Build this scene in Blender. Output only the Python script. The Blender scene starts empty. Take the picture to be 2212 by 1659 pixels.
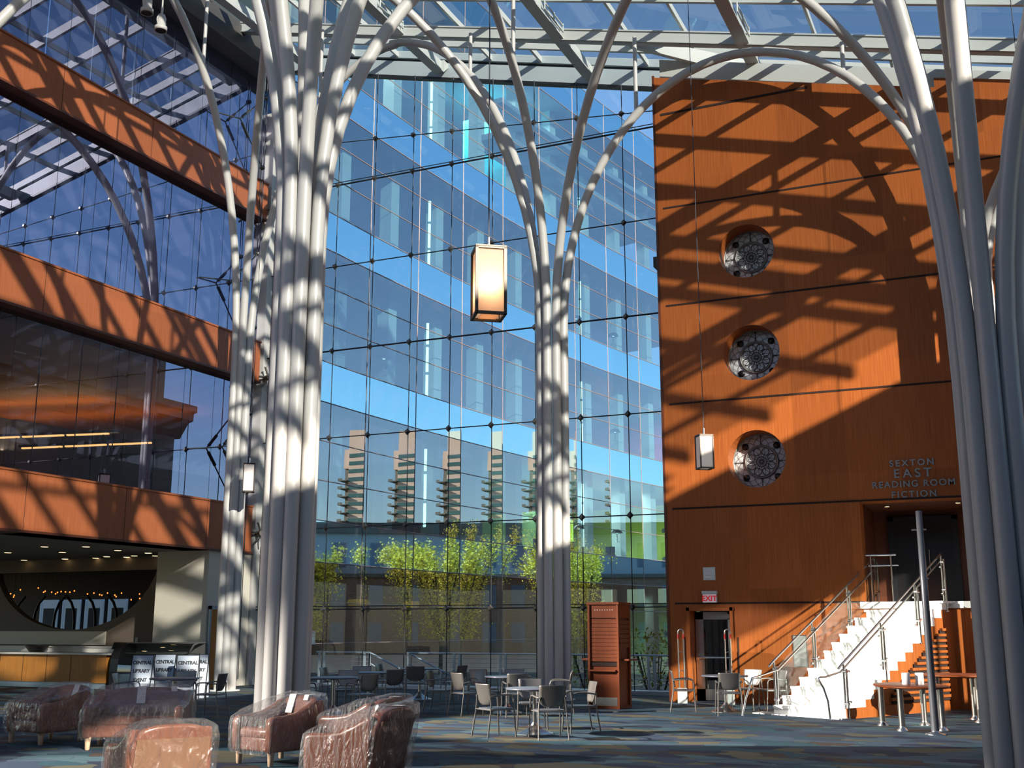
import bpy, bmesh, math, random
from mathutils import Vector, Matrix, Euler
S = bpy.context.scene
C = S.collection
PI = math.pi
rnd = random.Random(7)

# ------------------------------------------------------------------ camera
# room axes: +x runs right along the glass wall, +y runs away to the back, camera at the origin
PITCH, YAW = 0.2129, 0.4247
cam_d = bpy.data.cameras.new('camera'); cam = bpy.data.objects.new('camera', cam_d); C.objects.link(cam)
cam.location = (0, 0, 1.75); cam.rotation_euler = (PI/2 + PITCH, 0, YAW)
cam_d.sensor_fit = 'HORIZONTAL'; cam_d.sensor_width = 36.0; cam_d.lens = 36.0*2424.5/2212
cam_d.clip_end = 3000; cam_d.clip_start = 0.1
S.camera = cam
# ------------------------------------------------------------------ sky, sun, exposure
LIGHT = Vector((-1, .72, -.44)).normalized()          # travel direction of the low sun
W = bpy.data.worlds.new('sky'); S.world = W; W.use_nodes = True
wn = W.node_tree.nodes; wl = W.node_tree.links
sky = wn.new('ShaderNodeTexSky'); sky.sky_type = 'NISHITA'; sky.sun_disc = False
sky.sun_elevation = math.asin(-LIGHT.z); sky.sun_rotation = math.atan2(-LIGHT.x, -LIGHT.y)
sky.air_density = 1.0; sky.dust_density = .35; sky.ozone_density = 2.6; sky.altitude = 200
hsv = wn.new('ShaderNodeHueSaturation'); hsv.inputs['Saturation'].default_value = 1.05
wl.new(sky.outputs[0], hsv.inputs['Color']); wl.new(hsv.outputs[0], wn['Background'].inputs[0])
wn['Background'].inputs[1].default_value = 0.25
sun_d = bpy.data.lights.new('sun', 'SUN'); sun_d.energy = 11.5; sun_d.angle = .0095; sun_d.color = (1, .90, .76)
sun = bpy.data.objects.new('sun', sun_d); C.objects.link(sun)
sun.rotation_euler = LIGHT.to_track_quat('-Z', 'Y').to_euler(); sun.location = (30, -20, 40)
# added spot lamps stand in for the low sun reflected off the left facade
def glint(loc, aim, deg, power, col=(1, .90, .80), blend=.45):
    l = bpy.data.lights.new('facade_glint', 'SPOT'); l.energy = power; l.color = col; l.spot_size = math.radians(deg); l.spot_blend = blend; l.shadow_soft_size = .04
    o = bpy.data.objects.new('facade_glint', l); C.objects.link(o); o.location = loc
    o.rotation_euler = (Vector(aim)-Vector(loc)).to_track_quat('-Z', 'Y').to_euler()
glint((-21.8, 10.6, 8.7), (-4.2, 21.8, .3), 25, 60000, blend=.35)
glint((-21.8, 12.5, 8.2), (-6.6, 26.0, 1.0), 9, 20000)
glint((-21.8, 1.2, 6.6), (-9.3, 11.8, .35), 21, 36000)
glint((-21.8, 6.1, 7.0), (-10.6, 14.5, 2.0), 9, 1500, (1, .80, .72))
S.view_settings.view_transform = 'Standard'; S.view_settings.look = 'None'
S.view_settings.exposure = 0.0; S.view_settings.gamma = 1.0; S.view_settings.use_curve_mapping = False

# ------------------------------------------------------------------ materials
def newmat(name):
    m = bpy.data.materials.new(name); m.use_nodes = True
    nt = m.node_tree; b = nt.nodes['Principled BSDF']; return m, nt, b
def plain(name, col, rough=.5, metal=0, spec=.5, emit=None, es=1, var=.0, vs=6.0, bump=0):
    m, nt, b = newmat(name)
    b.inputs['Base Color'].default_value = (*col, 1); b.inputs['Roughness'].default_value = rough
    b.inputs['Metallic'].default_value = metal; b.inputs['Specular IOR Level'].default_value = spec
    if emit: b.inputs['Emission Color'].default_value = (*emit, 1); b.inputs['Emission Strength'].default_value = es
    if var or bump:
        tc = nt.nodes.new('ShaderNodeTexCoord'); n = nt.nodes.new('ShaderNodeTexNoise'); n.inputs['Scale'].default_value = vs
        n.inputs['Detail'].default_value = 4; nt.links.new(tc.outputs['Object'], n.inputs['Vector'])
        if var:
            mr = nt.nodes.new('ShaderNodeMapRange'); mr.inputs['To Min'].default_value = 1-var; mr.inputs['To Max'].default_value = 1+var
            nt.links.new(n.outputs['Fac'], mr.inputs['Value'])
            h = nt.nodes.new('ShaderNodeHueSaturation'); h.inputs['Color'].default_value = (*col, 1)
            nt.links.new(mr.outputs[0], h.inputs['Value']); nt.links.new(h.outputs[0], b.inputs['Base Color'])
        if bump:
            bp = nt.nodes.new('ShaderNodeBump'); bp.inputs['Strength'].default_value = bump
            nt.links.new(n.outputs['Fac'], bp.inputs['Height']); nt.links.new(bp.outputs[0], b.inputs['Normal'])
    return m
def wood(name, c1, c2, sc=(14, 14, .35), rough=.42, panel=1.2):
    m, nt, b = newmat(name); N = nt.nodes; L = nt.links
    tc = N.new('ShaderNodeTexCoord'); mp = N.new('ShaderNodeMapping'); mp.inputs['Scale'].default_value = sc
    L.new(tc.outputs['Object'], mp.inputs['Vector'])
    n = N.new('ShaderNodeTexNoise'); n.inputs['Scale'].default_value = 3; n.inputs['Detail'].default_value = 6
    L.new(mp.outputs[0], n.inputs['Vector'])
    r = N.new('ShaderNodeValToRGB'); r.color_ramp.elements[0].color = (*c1, 1); r.color_ramp.elements[1].color = (*c2, 1)
    r.color_ramp.elements[0].position = .3; r.color_ramp.elements[1].position = .72
    L.new(n.outputs['Fac'], r.inputs['Fac'])
    # veneer leaves: every panel a little lighter or darker
    mp2 = N.new('ShaderNodeMapping'); mp2.inputs['Scale'].default_value = (1/panel, 1/panel, .38)
    L.new(tc.outputs['Object'], mp2.inputs['Vector'])
    fl = N.new('ShaderNodeVectorMath'); fl.operation = 'FLOOR'; L.new(mp2.outputs[0], fl.inputs[0])
    wn_ = N.new('ShaderNodeTexWhiteNoise'); L.new(fl.outputs[0], wn_.inputs['Vector'])
    mr = N.new('ShaderNodeMapRange'); mr.inputs['To Min'].default_value = .88; mr.inputs['To Max'].default_value = 1.12
    L.new(wn_.outputs['Value'], mr.inputs['Value'])
    h = N.new('ShaderNodeHueSaturation'); L.new(r.outputs[0], h.inputs['Color']); L.new(mr.outputs[0], h.inputs['Value'])
    L.new(h.outputs[0], b.inputs['Base Color']); b.inputs['Roughness'].default_value = rough; b.inputs['Specular IOR Level'].default_value = .22
    return m
def pane(name, base, graze, tint, gtint=(1, 1, 1), rough=0.0, power=4.0, wob=0):
    """thin sheet of glass: sharp reflection over a tinted see-through sheet"""
    m = bpy.data.materials.new(name); m.use_nodes = True; nt = m.node_tree; N = nt.nodes; L = nt.links
    N.remove(N['Principled BSDF']); out = N['Material Output']
    lw = N.new('ShaderNodeLayerWeight'); lw.inputs['Blend'].default_value = .5
    pw = N.new('ShaderNodeMath'); pw.operation = 'POWER'; pw.inputs[1].default_value = power
    L.new(lw.outputs['Facing'], pw.inputs[0])
    ma = N.new('ShaderNodeMath'); ma.operation = 'MULTIPLY_ADD'; ma.inputs[1].default_value = graze; ma.inputs[2].default_value = base
    ma.use_clamp = True; L.new(pw.outputs[0], ma.inputs[0])
    tr = N.new('ShaderNodeBsdfTransparent'); tr.inputs[0].default_value = (*tint, 1)
    gl = N.new('ShaderNodeBsdfGlossy'); gl.inputs['Roughness'].default_value = rough; gl.inputs['Color'].default_value = (*gtint, 1)
    if wob:
        tc = N.new('ShaderNodeTexCoord'); n = N.new('ShaderNodeTexNoise'); n.inputs['Scale'].default_value = .55; n.inputs['Detail'].default_value = 1
        bp = N.new('ShaderNodeBump'); bp.inputs['Strength'].default_value = wob; bp.inputs['Distance'].default_value = .1
        L.new(tc.outputs['Object'], n.inputs['Vector']); L.new(n.outputs['Fac'], bp.inputs['Height']); L.new(bp.outputs[0], gl.inputs['Normal'])
    mx = N.new('ShaderNodeMixShader'); L.new(ma.outputs[0], mx.inputs[0]); L.new(tr.outputs[0], mx.inputs[1]); L.new(gl.outputs[0], mx.inputs[2])
    L.new(mx.outputs[0], out.inputs['Surface']); return m

M = {}
M['wood'] = wood('cherry_veneer', (.262, .066, .0130), (.372, .110, .026))
M['wood_band'] = wood('cherry_veneer_band', (.29, .082, .031), (.38, .122, .048), panel=1.69)
M['wood_kiosk'] = wood('cherry_kiosk', (.155, .034, .009), (.21, .050, .014), panel=.7)
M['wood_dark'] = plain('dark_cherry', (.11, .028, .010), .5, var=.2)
M['groove'] = plain('panel_joint', (.02, .008, .005), .9)
M['white_steel'] = plain('white_painted_steel', (.49, .48, .46), .38, var=.03, vs=3)
M['roof_steel'] = plain('roof_painted_steel', (.47, .50, .48), .45, var=.03)
M['fascia'] = plain('grey_aluminium_panel', (.36, .42, .44), .4, var=.05)
M['black_steel'] = plain('black_steel', (.012, .013, .016), .4)
M['dark_grey'] = plain('dark_grey_metal', (.075, .072, .07), .5)
M['cable'] = plain('steel_cable', (.035, .04, .05), .35, metal=.6)
M['node'] = plain('cast_steel_node', (.16, .155, .14), .32, metal=.8)
M['steel'] = plain('brushed_steel', (.62, .60, .56), .26, metal=1)
M['chrome'] = plain('polished_steel', (.78, .78, .77), .12, metal=1)
M['chair_metal'] = plain('silver_painted_metal', (.20, .19, .175), .33, metal=.6)
M['seat_dark'] = plain('seat_plate', (.16, .165, .18), .35, metal=.4)
M['table_top'] = plain('grey_laminate', (.12, .13, .16), .3)
M['beige'] = plain('beige_plaster', (.56, .52, .44), .8, var=.04)
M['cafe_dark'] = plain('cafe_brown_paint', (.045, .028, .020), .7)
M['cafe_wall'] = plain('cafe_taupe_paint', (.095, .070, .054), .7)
M['soffit'] = plain('grey_soffit', (.20, .19, .17), .8)
M['white_paint'] = plain('white_paint', (.80, .80, .78), .5)
M['stone_white'] = plain('white_stair_stone', (.78, .77, .74), .45, var=.05, vs=4)
M['black'] = plain('black_plastic', (.008, .008, .009), .4)
M['red'] = plain('red_tape', (.55, .025, .02), .5)
M['shade'] = None
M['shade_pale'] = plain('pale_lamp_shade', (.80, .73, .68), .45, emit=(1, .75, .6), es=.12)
M['bronze'] = plain('dark_bronze', (.055, .045, .038), .4, metal=.5)
M['leather'] = plain('brown_leather', (.185, .064, .034), .27, var=.12, vs=9, bump=.05)
M['lit_leather'] = plain('lit_brown_leather', (.20, .092, .042), .7, var=.1)  # leather again, with light from behind the camera put into its colour
M['leg_wood'] = plain('pale_turned_wood', (.46, .33, .22), .5, var=.1)
M['paper'] = plain('white_paper', (.86, .84, .80), .7)
M['sign_white'] = plain('white_sign_board', (.33, .385, .46), .5)
M['ink'] = plain('black_ink', (.01, .011, .015), .6)
M['letter'] = plain('satin_metal_letter', (.33, .31, .28), .35, metal=.7)
M['oak'] = wood('counter_oak', (.33, .125, .022), (.47, .20, .04), panel=.95)
M['stone_grey'] = plain('pale_counter_stone', (.50, .49, .46), .35)
M['kick'] = plain('blue_grey_metal', (.26, .31, .37), .35, metal=.5)
M['warm_lamp'] = plain('warm_lamp', (1, .8, .5), .4, emit=(1, .72, .34), es=5)
M['red_lamp'] = plain('amber_bulb', (1, .3, .1), .4, emit=(1, .20, .03), es=3.5)
M['tube_lamp'] = plain('linear_lamp', (1, .7, .4), .4, emit=(1, .50, .16), es=3.5)
M['cool_glow'] = plain('cool_bulb_edge_glow', (.8, 1, .95), .4, emit=(.62, 1, .86), es=4.5)  # glow for desk bulbs and for made-up sunlit column edges
M['exit_face'] = plain('exit_face', (.80, .74, .74), .4, emit=(1, .7, .7), es=.12)
M['exit_red'] = plain('exit_red_letter', (.50, .01, .02), .4, emit=(1, .03, .05), es=.25)
M['yellow'] = plain('amber_glass_lamp', (.75, .45, .05), .4, emit=(1, .55, .07), es=.8)
M['teal_col'] = plain('pale_concrete_column', (.52, .60, .57), .7)
M['green_wall'] = plain('lime_painted_wall', (.50, .62, .03), .7)
M['mint_wall'] = plain('pale_green_wall', (.50, .80, .36), .7)
M['cyan_wall'] = plain('cyan_painted_wall', (.02, .62, .75), .7)
M['magenta_wall'] = plain('magenta_painted_wall', (.45, .07, .22), .7)
M['office_dark'] = plain('office_back_wall', (.10, .13, .19), .8, var=.15, vs=1)
M['office_ceil'] = plain('office_ceiling', (.28, .34, .36), .8)
M['orange_ceil'] = wood('wooden_ceiling', (.40, .13, .025), (.50, .17, .035))
M['shelf'] = plain('dark_bookshelf', (.03, .02, .015), .6)
M['mullion'] = plain('copper_tinted_mullion', (.36, .25, .24), .4, metal=.3)
M['pavers'] = plain('grey_paving', (.085, .08, .08), .8, var=.15, vs=1.2)
M['limestone'] = plain('dark_limestone', (.10, .085, .075), .8, var=.2, vs=1)
M['library_stone'] = plain('old_stone', (.30, .27, .23), .8, var=.1, vs=1)
M['tower_stone'] = plain('pink_precast', (.72, .52, .40), .7, var=.06, vs=.2)
M['tower_glass'] = plain('tower_glass', (.06, .14, .13), .15)
M['bark'] = plain('tree_bark', (.06, .045, .03), .9, var=.3)
M['rail_grey'] = plain('galvanised_rail', (.42, .48, .56), .35, metal=.5)
M['grey_box'] = plain('pale_grey_enamel', (.52, .53, .52), .5)
M['plaque'] = plain('grey_framed_notice', (.24, .25, .24), .3)
M['cork'] = plain('orange_laminate', (.65, .16, .04), .5)

M['dark_post'] = plain('grey_painted_post', (.10, .105, .12), .35, metal=.3)
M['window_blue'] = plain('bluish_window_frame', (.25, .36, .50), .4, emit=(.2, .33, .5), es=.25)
M['tower_dark'] = plain('dark_balcony_concrete', (.16, .15, .12), .7)  # even dark tone for the tower's balconies and side shaft
M['attic_grey'] = plain('grey_attic_stone', (.26, .29, .34), .7, var=.06, vs=.3)
# glass of several kinds
M['glass_clear'] = pane('clear_glass', .035, .75, (.84, .90, .92), power=5)
M['glass_guard'] = pane('guard_glass', .045, .6, (.90, .94, .93), power=5)
M['glass_roof'] = pane('roof_glass', .05, .55, (.50, .53, .55), power=5)
M['glass_facade'] = pane('reflective_glass', .36, .45, (.50, .52, .56), gtint=(.74, .74, 1), power=3)
M['glass_vision'] = pane('tower_vision_glass', .40, .45, (.46, .62, .66), gtint=(.90, .95, 1), power=3, wob=.012)
M['glass_vision_low'] = pane('street_level_glass', .50, .40, (.20, .28, .26), gtint=(.85, .85, .8), power=3)
M['glass_case'] = pane('curved_case_glass', .16, .6, (.80, .86, .88))
M['glass_dark'] = pane('door_glass', .10, .6, (.22, .25, .25))
M['blind'] = plain('pale_roller_blind', (.22, .25, .36), .8, var=.15, vs=2)
M['plastic'] = None
m, nt, b = newmat('mirror_spandrel_glass'); b.inputs['Base Color'].default_value = (.56, .90, 1.0, 1); b.inputs['Metallic'].default_value = 1
b.inputs['Roughness'].default_value = .02; M['spandrel'] = m

def plastic():
    m = bpy.data.materials.new('clear_wrapping_film'); m.use_nodes = True; nt = m.node_tree; N = nt.nodes; L = nt.links
    N.remove(N['Principled BSDF']); out = N['Material Output']
    tc = N.new('ShaderNodeTexCoord'); mp = N.new('ShaderNodeMapping'); mp.inputs['Scale'].default_value = (5, 5, 1.7)
    L.new(tc.outputs['Object'], mp.inputs['Vector'])
    n = N.new('ShaderNodeTexNoise'); n.inputs['Scale'].default_value = 2.2; n.inputs['Detail'].default_value = 5; n.inputs['Distortion'].default_value = 1.3
    L.new(mp.outputs[0], n.inputs['Vector'])
    bp = N.new('ShaderNodeBump'); bp.inputs['Strength'].default_value = .95; bp.inputs['Distance'].default_value = .12
    L.new(n.outputs['Fac'], bp.inputs['Height'])
    gl = N.new('ShaderNodeBsdfGlossy'); gl.inputs['Roughness'].default_value = .10; L.new(bp.outputs[0], gl.inputs['Normal'])
    df = N.new('ShaderNodeBsdfDiffuse'); df.inputs['Color'].default_value = (.85, .85, .85, 1); L.new(bp.outputs[0], df.inputs['Normal'])
    mg = N.new('ShaderNodeMixShader'); mg.inputs[0].default_value = .22; L.new(gl.outputs[0], mg.inputs[1]); L.new(df.outputs[0], mg.inputs[2])
    lw = N.new('ShaderNodeLayerWeight'); lw.inputs['Blend'].default_value = .5; L.new(bp.outputs[0], lw.inputs['Normal'])
    pw = N.new('ShaderNodeMath'); pw.operation = 'POWER'; pw.inputs[1].default_value = 2.2; L.new(lw.outputs['Facing'], pw.inputs[0])
    ma = N.new('ShaderNodeMath'); ma.operation = 'MULTIPLY_ADD'; ma.inputs[1].default_value = .45; ma.inputs[2].default_value = .11; ma.use_clamp = True
    L.new(pw.outputs[0], ma.inputs[0])
    tr = N.new('ShaderNodeBsdfTransparent'); tr.inputs[0].default_value = (.96, .96, .96, 1)
    mx = N.new('ShaderNodeMixShader'); L.new(ma.outputs[0], mx.inputs[0]); L.new(tr.outputs[0], mx.inputs[1]); L.new(mg.outputs[0], mx.inputs[2])
    L.new(mx.outputs[0], out.inputs['Surface']); return m
M['plastic'] = plastic()
def shade_mat():
    m = bpy.data.materials.new('frosted_lamp_shade'); m.use_nodes = True; nt = m.node_tree; N = nt.nodes; L = nt.links
    N.remove(N['Principled BSDF']); d = N.new('ShaderNodeBsdfDiffuse'); d.inputs['Color'].default_value = (.72, .60, .52, 1)
    t = N.new('ShaderNodeBsdfTranslucent'); t.inputs['Color'].default_value = (.92, .72, .55, 1)
    x = N.new('ShaderNodeMixShader'); x.inputs[0].default_value = .6; L.new(d.outputs[0], x.inputs[1]); L.new(t.outputs[0], x.inputs[2]); L.new(x.outputs[0], N['Material Output'].inputs['Surface']); return m
M['shade'] = shade_mat()

def carpet():
    m, nt, b = newmat('patterned_carpet'); N = nt.nodes; L = nt.links
    tc = N.new('ShaderNodeTexCoord'); mp = N.new('ShaderNodeMapping'); mp.inputs['Rotation'].default_value = (0, 0, .42); mp.inputs['Scale'].default_value = (.85, 1.45, 1)
    L.new(tc.outputs['Object'], mp.inputs['Vector'])
    nz = N.new('ShaderNodeTexNoise'); nz.inputs['Scale'].default_value = 1.4; nz.inputs['Detail'].default_value = 2; L.new(mp.outputs[0], nz.inputs['Vector'])
    ad = N.new('ShaderNodeMixRGB'); ad.blend_type = 'ADD'; ad.inputs[0].default_value = .8; L.new(mp.outputs[0], ad.inputs[1]); L.new(nz.outputs['Color'], ad.inputs[2])
    v = N.new('ShaderNodeTexVoronoi'); v.inputs['Scale'].default_value = 1.9; L.new(ad.outputs[0], v.inputs['Vector'])
    sp = N.new('ShaderNodeSeparateColor'); L.new(v.outputs['Color'], sp.inputs[0])
    r = N.new('ShaderNodeValToRGB'); r.color_ramp.interpolation = 'CONSTANT'; e = r.color_ramp.elements
    cols = [(0, (.030, .048, .080)), (.18, (.022, .060, .080)), (.34, (.082, .082, .058)), (.44, (.042, .072, .105)), (.60, (.098, .090, .060)), (.68, (.018, .026, .048)), (.80, (.052, .098, .118)), (.93, (.052, .040, .032))]
    e[0].position = 0; e[0].color = (*cols[0][1], 1); e[1].position = cols[1][0]; e[1].color = (*cols[1][1], 1)
    for p, c in cols[2:]:
        q = e.new(p); q.color = (*c, 1)
    L.new(sp.outputs[0], r.inputs['Fac'])
    v2 = N.new('ShaderNodeTexVoronoi'); v2.feature = 'DISTANCE_TO_EDGE'; v2.inputs['Scale'].default_value = 1.9; L.new(ad.outputs[0], v2.inputs['Vector'])
    lt = N.new('ShaderNodeMath'); lt.operation = 'LESS_THAN'; lt.inputs[1].default_value = .012; L.new(v2.outputs['Distance'], lt.inputs[0])
    mx = N.new('ShaderNodeMixRGB'); L.new(lt.outputs[0], mx.inputs[0]); L.new(r.outputs[0], mx.inputs[1]); mx.inputs[2].default_value = (.025, .03, .045, 1)
    L.new(mx.outputs[0], b.inputs['Base Color']); b.inputs['Roughness'].default_value = .85; b.inputs['Specular IOR Level'].default_value = .2
    n2 = N.new('ShaderNodeTexNoise'); n2.inputs['Scale'].default_value = 260; L.new(tc.outputs['Object'], n2.inputs['Vector'])
    bp = N.new('ShaderNodeBump'); bp.inputs['Strength'].default_value = .25; L.new(n2.outputs['Fac'], bp.inputs['Height']); L.new(bp.outputs[0], b.inputs['Normal'])
    return m
M['carpet'] = carpet()
def bricks():
    m, nt, b = newmat('red_brick'); N = nt.nodes; L = nt.links
    tc = N.new('ShaderNodeTexCoord'); br = N.new('ShaderNodeTexBrick'); br.inputs['Scale'].default_value = 1.4
    br.inputs['Color1'].default_value = (.13, .055, .035, 1); br.inputs['Color2'].default_value = (.19, .095, .06, 1); br.inputs['Mortar'].default_value = (.20, .17, .14, 1)
    L.new(tc.outputs['UV'], br.inputs['Vector']); mp = N.new('ShaderNodeMapping'); mp.inputs['Rotation'].default_value = (PI/2, 0, 0)
    L.new(tc.outputs['Object'], mp.inputs['Vector']); L.new(mp.outputs[0], br.inputs['Vector'])
    L.new(br.outputs['Color'], b.inputs['Base Color']); b.inputs['Roughness'].default_value = .85; return m
M['brick'] = bricks()
def leaves():
    m, nt, b = newmat('yellow_green_leaves'); N = nt.nodes; L = nt.links
    tc = N.new('ShaderNodeTexCoord'); n = N.new('ShaderNodeTexNoise'); n.inputs['Scale'].default_value = 1.6; L.new(tc.outputs['Object'], n.inputs['Vector'])
    r = N.new('ShaderNodeValToRGB'); r.color_ramp.elements[0].color = (.36, .33, .02, 1); r.color_ramp.elements[1].color = (.72, .60, .05, 1)
    L.new(n.outputs['Fac'], r.inputs['Fac']); L.new(r.outputs[0], b.inputs['Base Color']); b.inputs['Roughness'].default_value = .6
    b.inputs['Transmission Weight'].default_value = 0
    return m
M['leaf'] = leaves()

# ------------------------------------------------------------------ mesh helpers
class MB:
    def __init__(s): s.v = []; s.f = []; s.sm = []
    def add(s, vs, fs, smooth=False, mat=None):
        o = len(s.v); s.v += [tuple(mat @ Vector(p)) if mat else tuple(p) for p in vs]
        s.f += [tuple(i+o for i in f) for f in fs]; s.sm += [smooth]*len(fs); return s
    def box(s, lo, hi, mat=None):
        x0, y0, z0 = lo; x1, y1, z1 = hi
        return s.add([(x0,y0,z0),(x1,y0,z0),(x1,y1,z0),(x0,y1,z0),(x0,y0,z1),(x1,y0,z1),(x1,y1,z1),(x0,y1,z1)],
              [(0,3,2,1),(4,5,6,7),(0,1,5,4),(1,2,6,5),(2,3,7,6),(3,0,4,7)], False, mat)
    def hexa(s, p):   # 8 corner points, bottom ring then top ring
        return s.add(p, [(0,3,2,1),(4,5,6,7),(0,1,5,4),(1,2,6,5),(2,3,7,6),(3,0,4,7)])
    def rbox(s, lo, hi, r=.03, seg=3, mat=None):
        bm = bmesh.new(); bmesh.ops.create_cube(bm, size=1)
        for v in bm.verts:
            v.co = Vector([(lo[i]+hi[i])/2 + v.co[i]*(hi[i]-lo[i]) for i in range(3)])
        bmesh.ops.bevel(bm, geom=list(bm.edges), offset=r, segments=seg, affect='EDGES', profile=.5)
        return s.from_bm(bm, True, mat)
    def from_bm(s, bm, smooth=True, mat=None):
        bm.verts.index_update(); s.add([v.co.copy() for v in bm.verts], [[v.index for v in f.verts] for f in bm.faces], smooth, mat); bm.free(); return s
    def tube(s, pts, r, n=10, cap=True, radii=None, closed=False):
        pts = [Vector(p) for p in pts]; k = len(pts); rings = []; up = None
        for i, p in enumerate(pts):
            a = pts[(i-1) % k] if (closed or i > 0) else p; b_ = pts[(i+1) % k] if (closed or i < k-1) else p
            t = (b_-a).normalized()
            if up is None:
                up = Vector((0,0,1)) if abs(t.z) < .9 else Vector((1,0,0))
            x = t.cross(up); 
            if x.length < 1e-6: x = t.cross(Vector((0,1,0)))
            x.normalize(); y = x.cross(t).normalized(); up = y
            rr = radii[i] if radii else r
            rings.append([p + x*math.cos(2*PI*j/n)*rr + y*math.sin(2*PI*j/n)*rr for j in range(n)])
        vs = [q for rg in rings for q in rg]; fs = []
        for i in range(k if closed else k-1):
            for j in range(n):
                i2 = (i+1) % k
                fs.append((i*n+j, i*n+(j+1)%n, i2*n+(j+1)%n, i2*n+j))
        s.add(vs, fs, True)
        if cap and not closed:
            s.add(rings[0], [tuple(range(n))[::-1]]); s.add(rings[-1], [tuple(range(n))])
        return s
    def lathe(s, prof, n=24, c=(0,0,0), smooth=True):
        vs = []; fs = []
        for r, z in prof:
            vs += [(c[0]+r*math.cos(2*PI*j/n), c[1]+r*math.sin(2*PI*j/n), c[2]+z) for j in range(n)]
        for i in range(len(prof)-1):
            for j in range(n): fs.append((i*n+j, i*n+(j+1)%n, (i+1)*n+(j+1)%n, (i+1)*n+j))
        s.add(vs, fs, smooth)
        if prof[0][0] > 1e-4 and abs(prof[0][1]-prof[1][1]) > 1e-5: s.add(vs[:n], [tuple(range(n))[::-1]])
        if prof[-1][0] > 1e-4 and abs(prof[-1][1]-prof[-2][1]) > 1e-5: s.add(vs[-n:], [tuple(range(n))])
        return s
    def prism(s, poly, d0, d1, axis='y', mat=None, smooth=False):
        """poly of 2-D points extruded along an axis; (x,z) for y, (y,z) for x, (x,y) for z"""
        def P(a, b, d): return {'y': (a, d, b), 'x': (d, a, b), 'z': (a, b, d)}[axis]
        n = len(poly); vs = [P(a, b, d0) for a, b in poly] + [P(a, b, d1) for a, b in poly]
        fs = [tuple(range(n))[::-1], tuple(range(n, 2*n))] + [(i, (i+1)%n, n+(i+1)%n, n+i) for i in range(n)]
        return s.add(vs, fs, smooth, mat)
    def torus(s, c, R, r, axis='y', n=32, k=6, squash=1):
        pts = []
        for i in range(n):
            a = 2*PI*i/n; q = (R*math.cos(a), R*math.sin(a))
            pts.append({'y': (c[0]+q[0], c[1], c[2]+q[1]), 'z': (c[0]+q[0], c[1]+q[1], c[2]), 'x': (c[0], c[1]+q[0], c[2]+q[1])}[axis])
        return s.tube(pts, r, k, closed=True)
    def build(s, name, mat=None, parent=None, fix=True):
        me = bpy.data.meshes.new(name); me.from_pydata([tuple(v) for v in s.v], [], [tuple(f) for f in s.f])
        for p, q in zip(me.polygons, s.sm): p.use_smooth = q
        if fix:
            bm = bmesh.new(); bm.from_mesh(me); bmesh.ops.recalc_face_normals(bm, faces=bm.faces); bm.to_mesh(me); bm.free()
        if mat: me.materials.append(M[mat] if isinstance(mat, str) else mat)
        o = bpy.data.objects.new(name, me); C.objects.link(o)
        if parent: o.parent = parent
        return o
def tag(o, label=None, cat=None, group=None, kind=None):
    if label: o['label'] = label
    if cat: o['category'] = cat
    if group: o['group'] = group
    if kind: o['kind'] = kind
    return o
def thing(name, label, cat, loc=(0,0,0), rz=0, group=None, kind=None):
    o = bpy.data.objects.new(name, None); C.objects.link(o); o.location = loc; o.rotation_euler = (0,0,rz)
    o.empty_display_size = .2
    return tag(o, label, cat, group, kind)
def dup(root, loc, rz, label, group=None):
    r = root.copy(); C.objects.link(r); r.location = loc; r.rotation_euler = (0,0,rz); r['label'] = label
    if group: r['group'] = group
    for ch in list(root.children):
        c = ch.copy(); C.objects.link(c); c.parent = r
        for g in list(ch.children):
            d = g.copy(); C.objects.link(d); d.parent = c
    return r
def text_mb(txt, size, depth=.012, align='CENTER', spacing=1.0, bold=0):
    cu = bpy.data.curves.new('t', 'FONT'); cu.body = txt; cu.size = size; cu.extrude = depth; cu.align_x = align; cu.space_character = spacing; cu.offset = bold
    o = bpy.data.objects.new('t', cu); C.objects.link(o); bpy.context.view_layer.update()
    me = bpy.data.meshes.new_from_object(o.evaluated_get(bpy.context.evaluated_depsgraph_get()))
    mb = MB(); mb.add([v.co.copy() for v in me.vertices], [tuple(p.vertices) for p in me.polygons])
    bpy.data.objects.remove(o); bpy.data.curves.remove(cu); bpy.data.meshes.remove(me); return mb
def xf(mb, mat):
    mb.v = [tuple(mat @ Vector(p)) for p in mb.v]; return mb

# ------------------------------------------------------------------ setting: floor and shell
VG = 29.34                       # glass wall
UF = -22.3                       # left glass facade
def roofz(u): return 14.97 - .257*u
def struct(o): o['kind'] = 'structure'; return o
mb = MB(); mb.box((-22.25, -9, -.15), (9.6, 29.2, 0)); mb.box((-40, -9, -.15), (-22.25, 31, 0)); struct(mb.build('floor', 'carpet'))
mb = MB(); mb.box((-22.3, 29.12, 0), (-8.05, 29.55, .10)); struct(mb.build('trim_1', 'rail_grey'))

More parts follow.
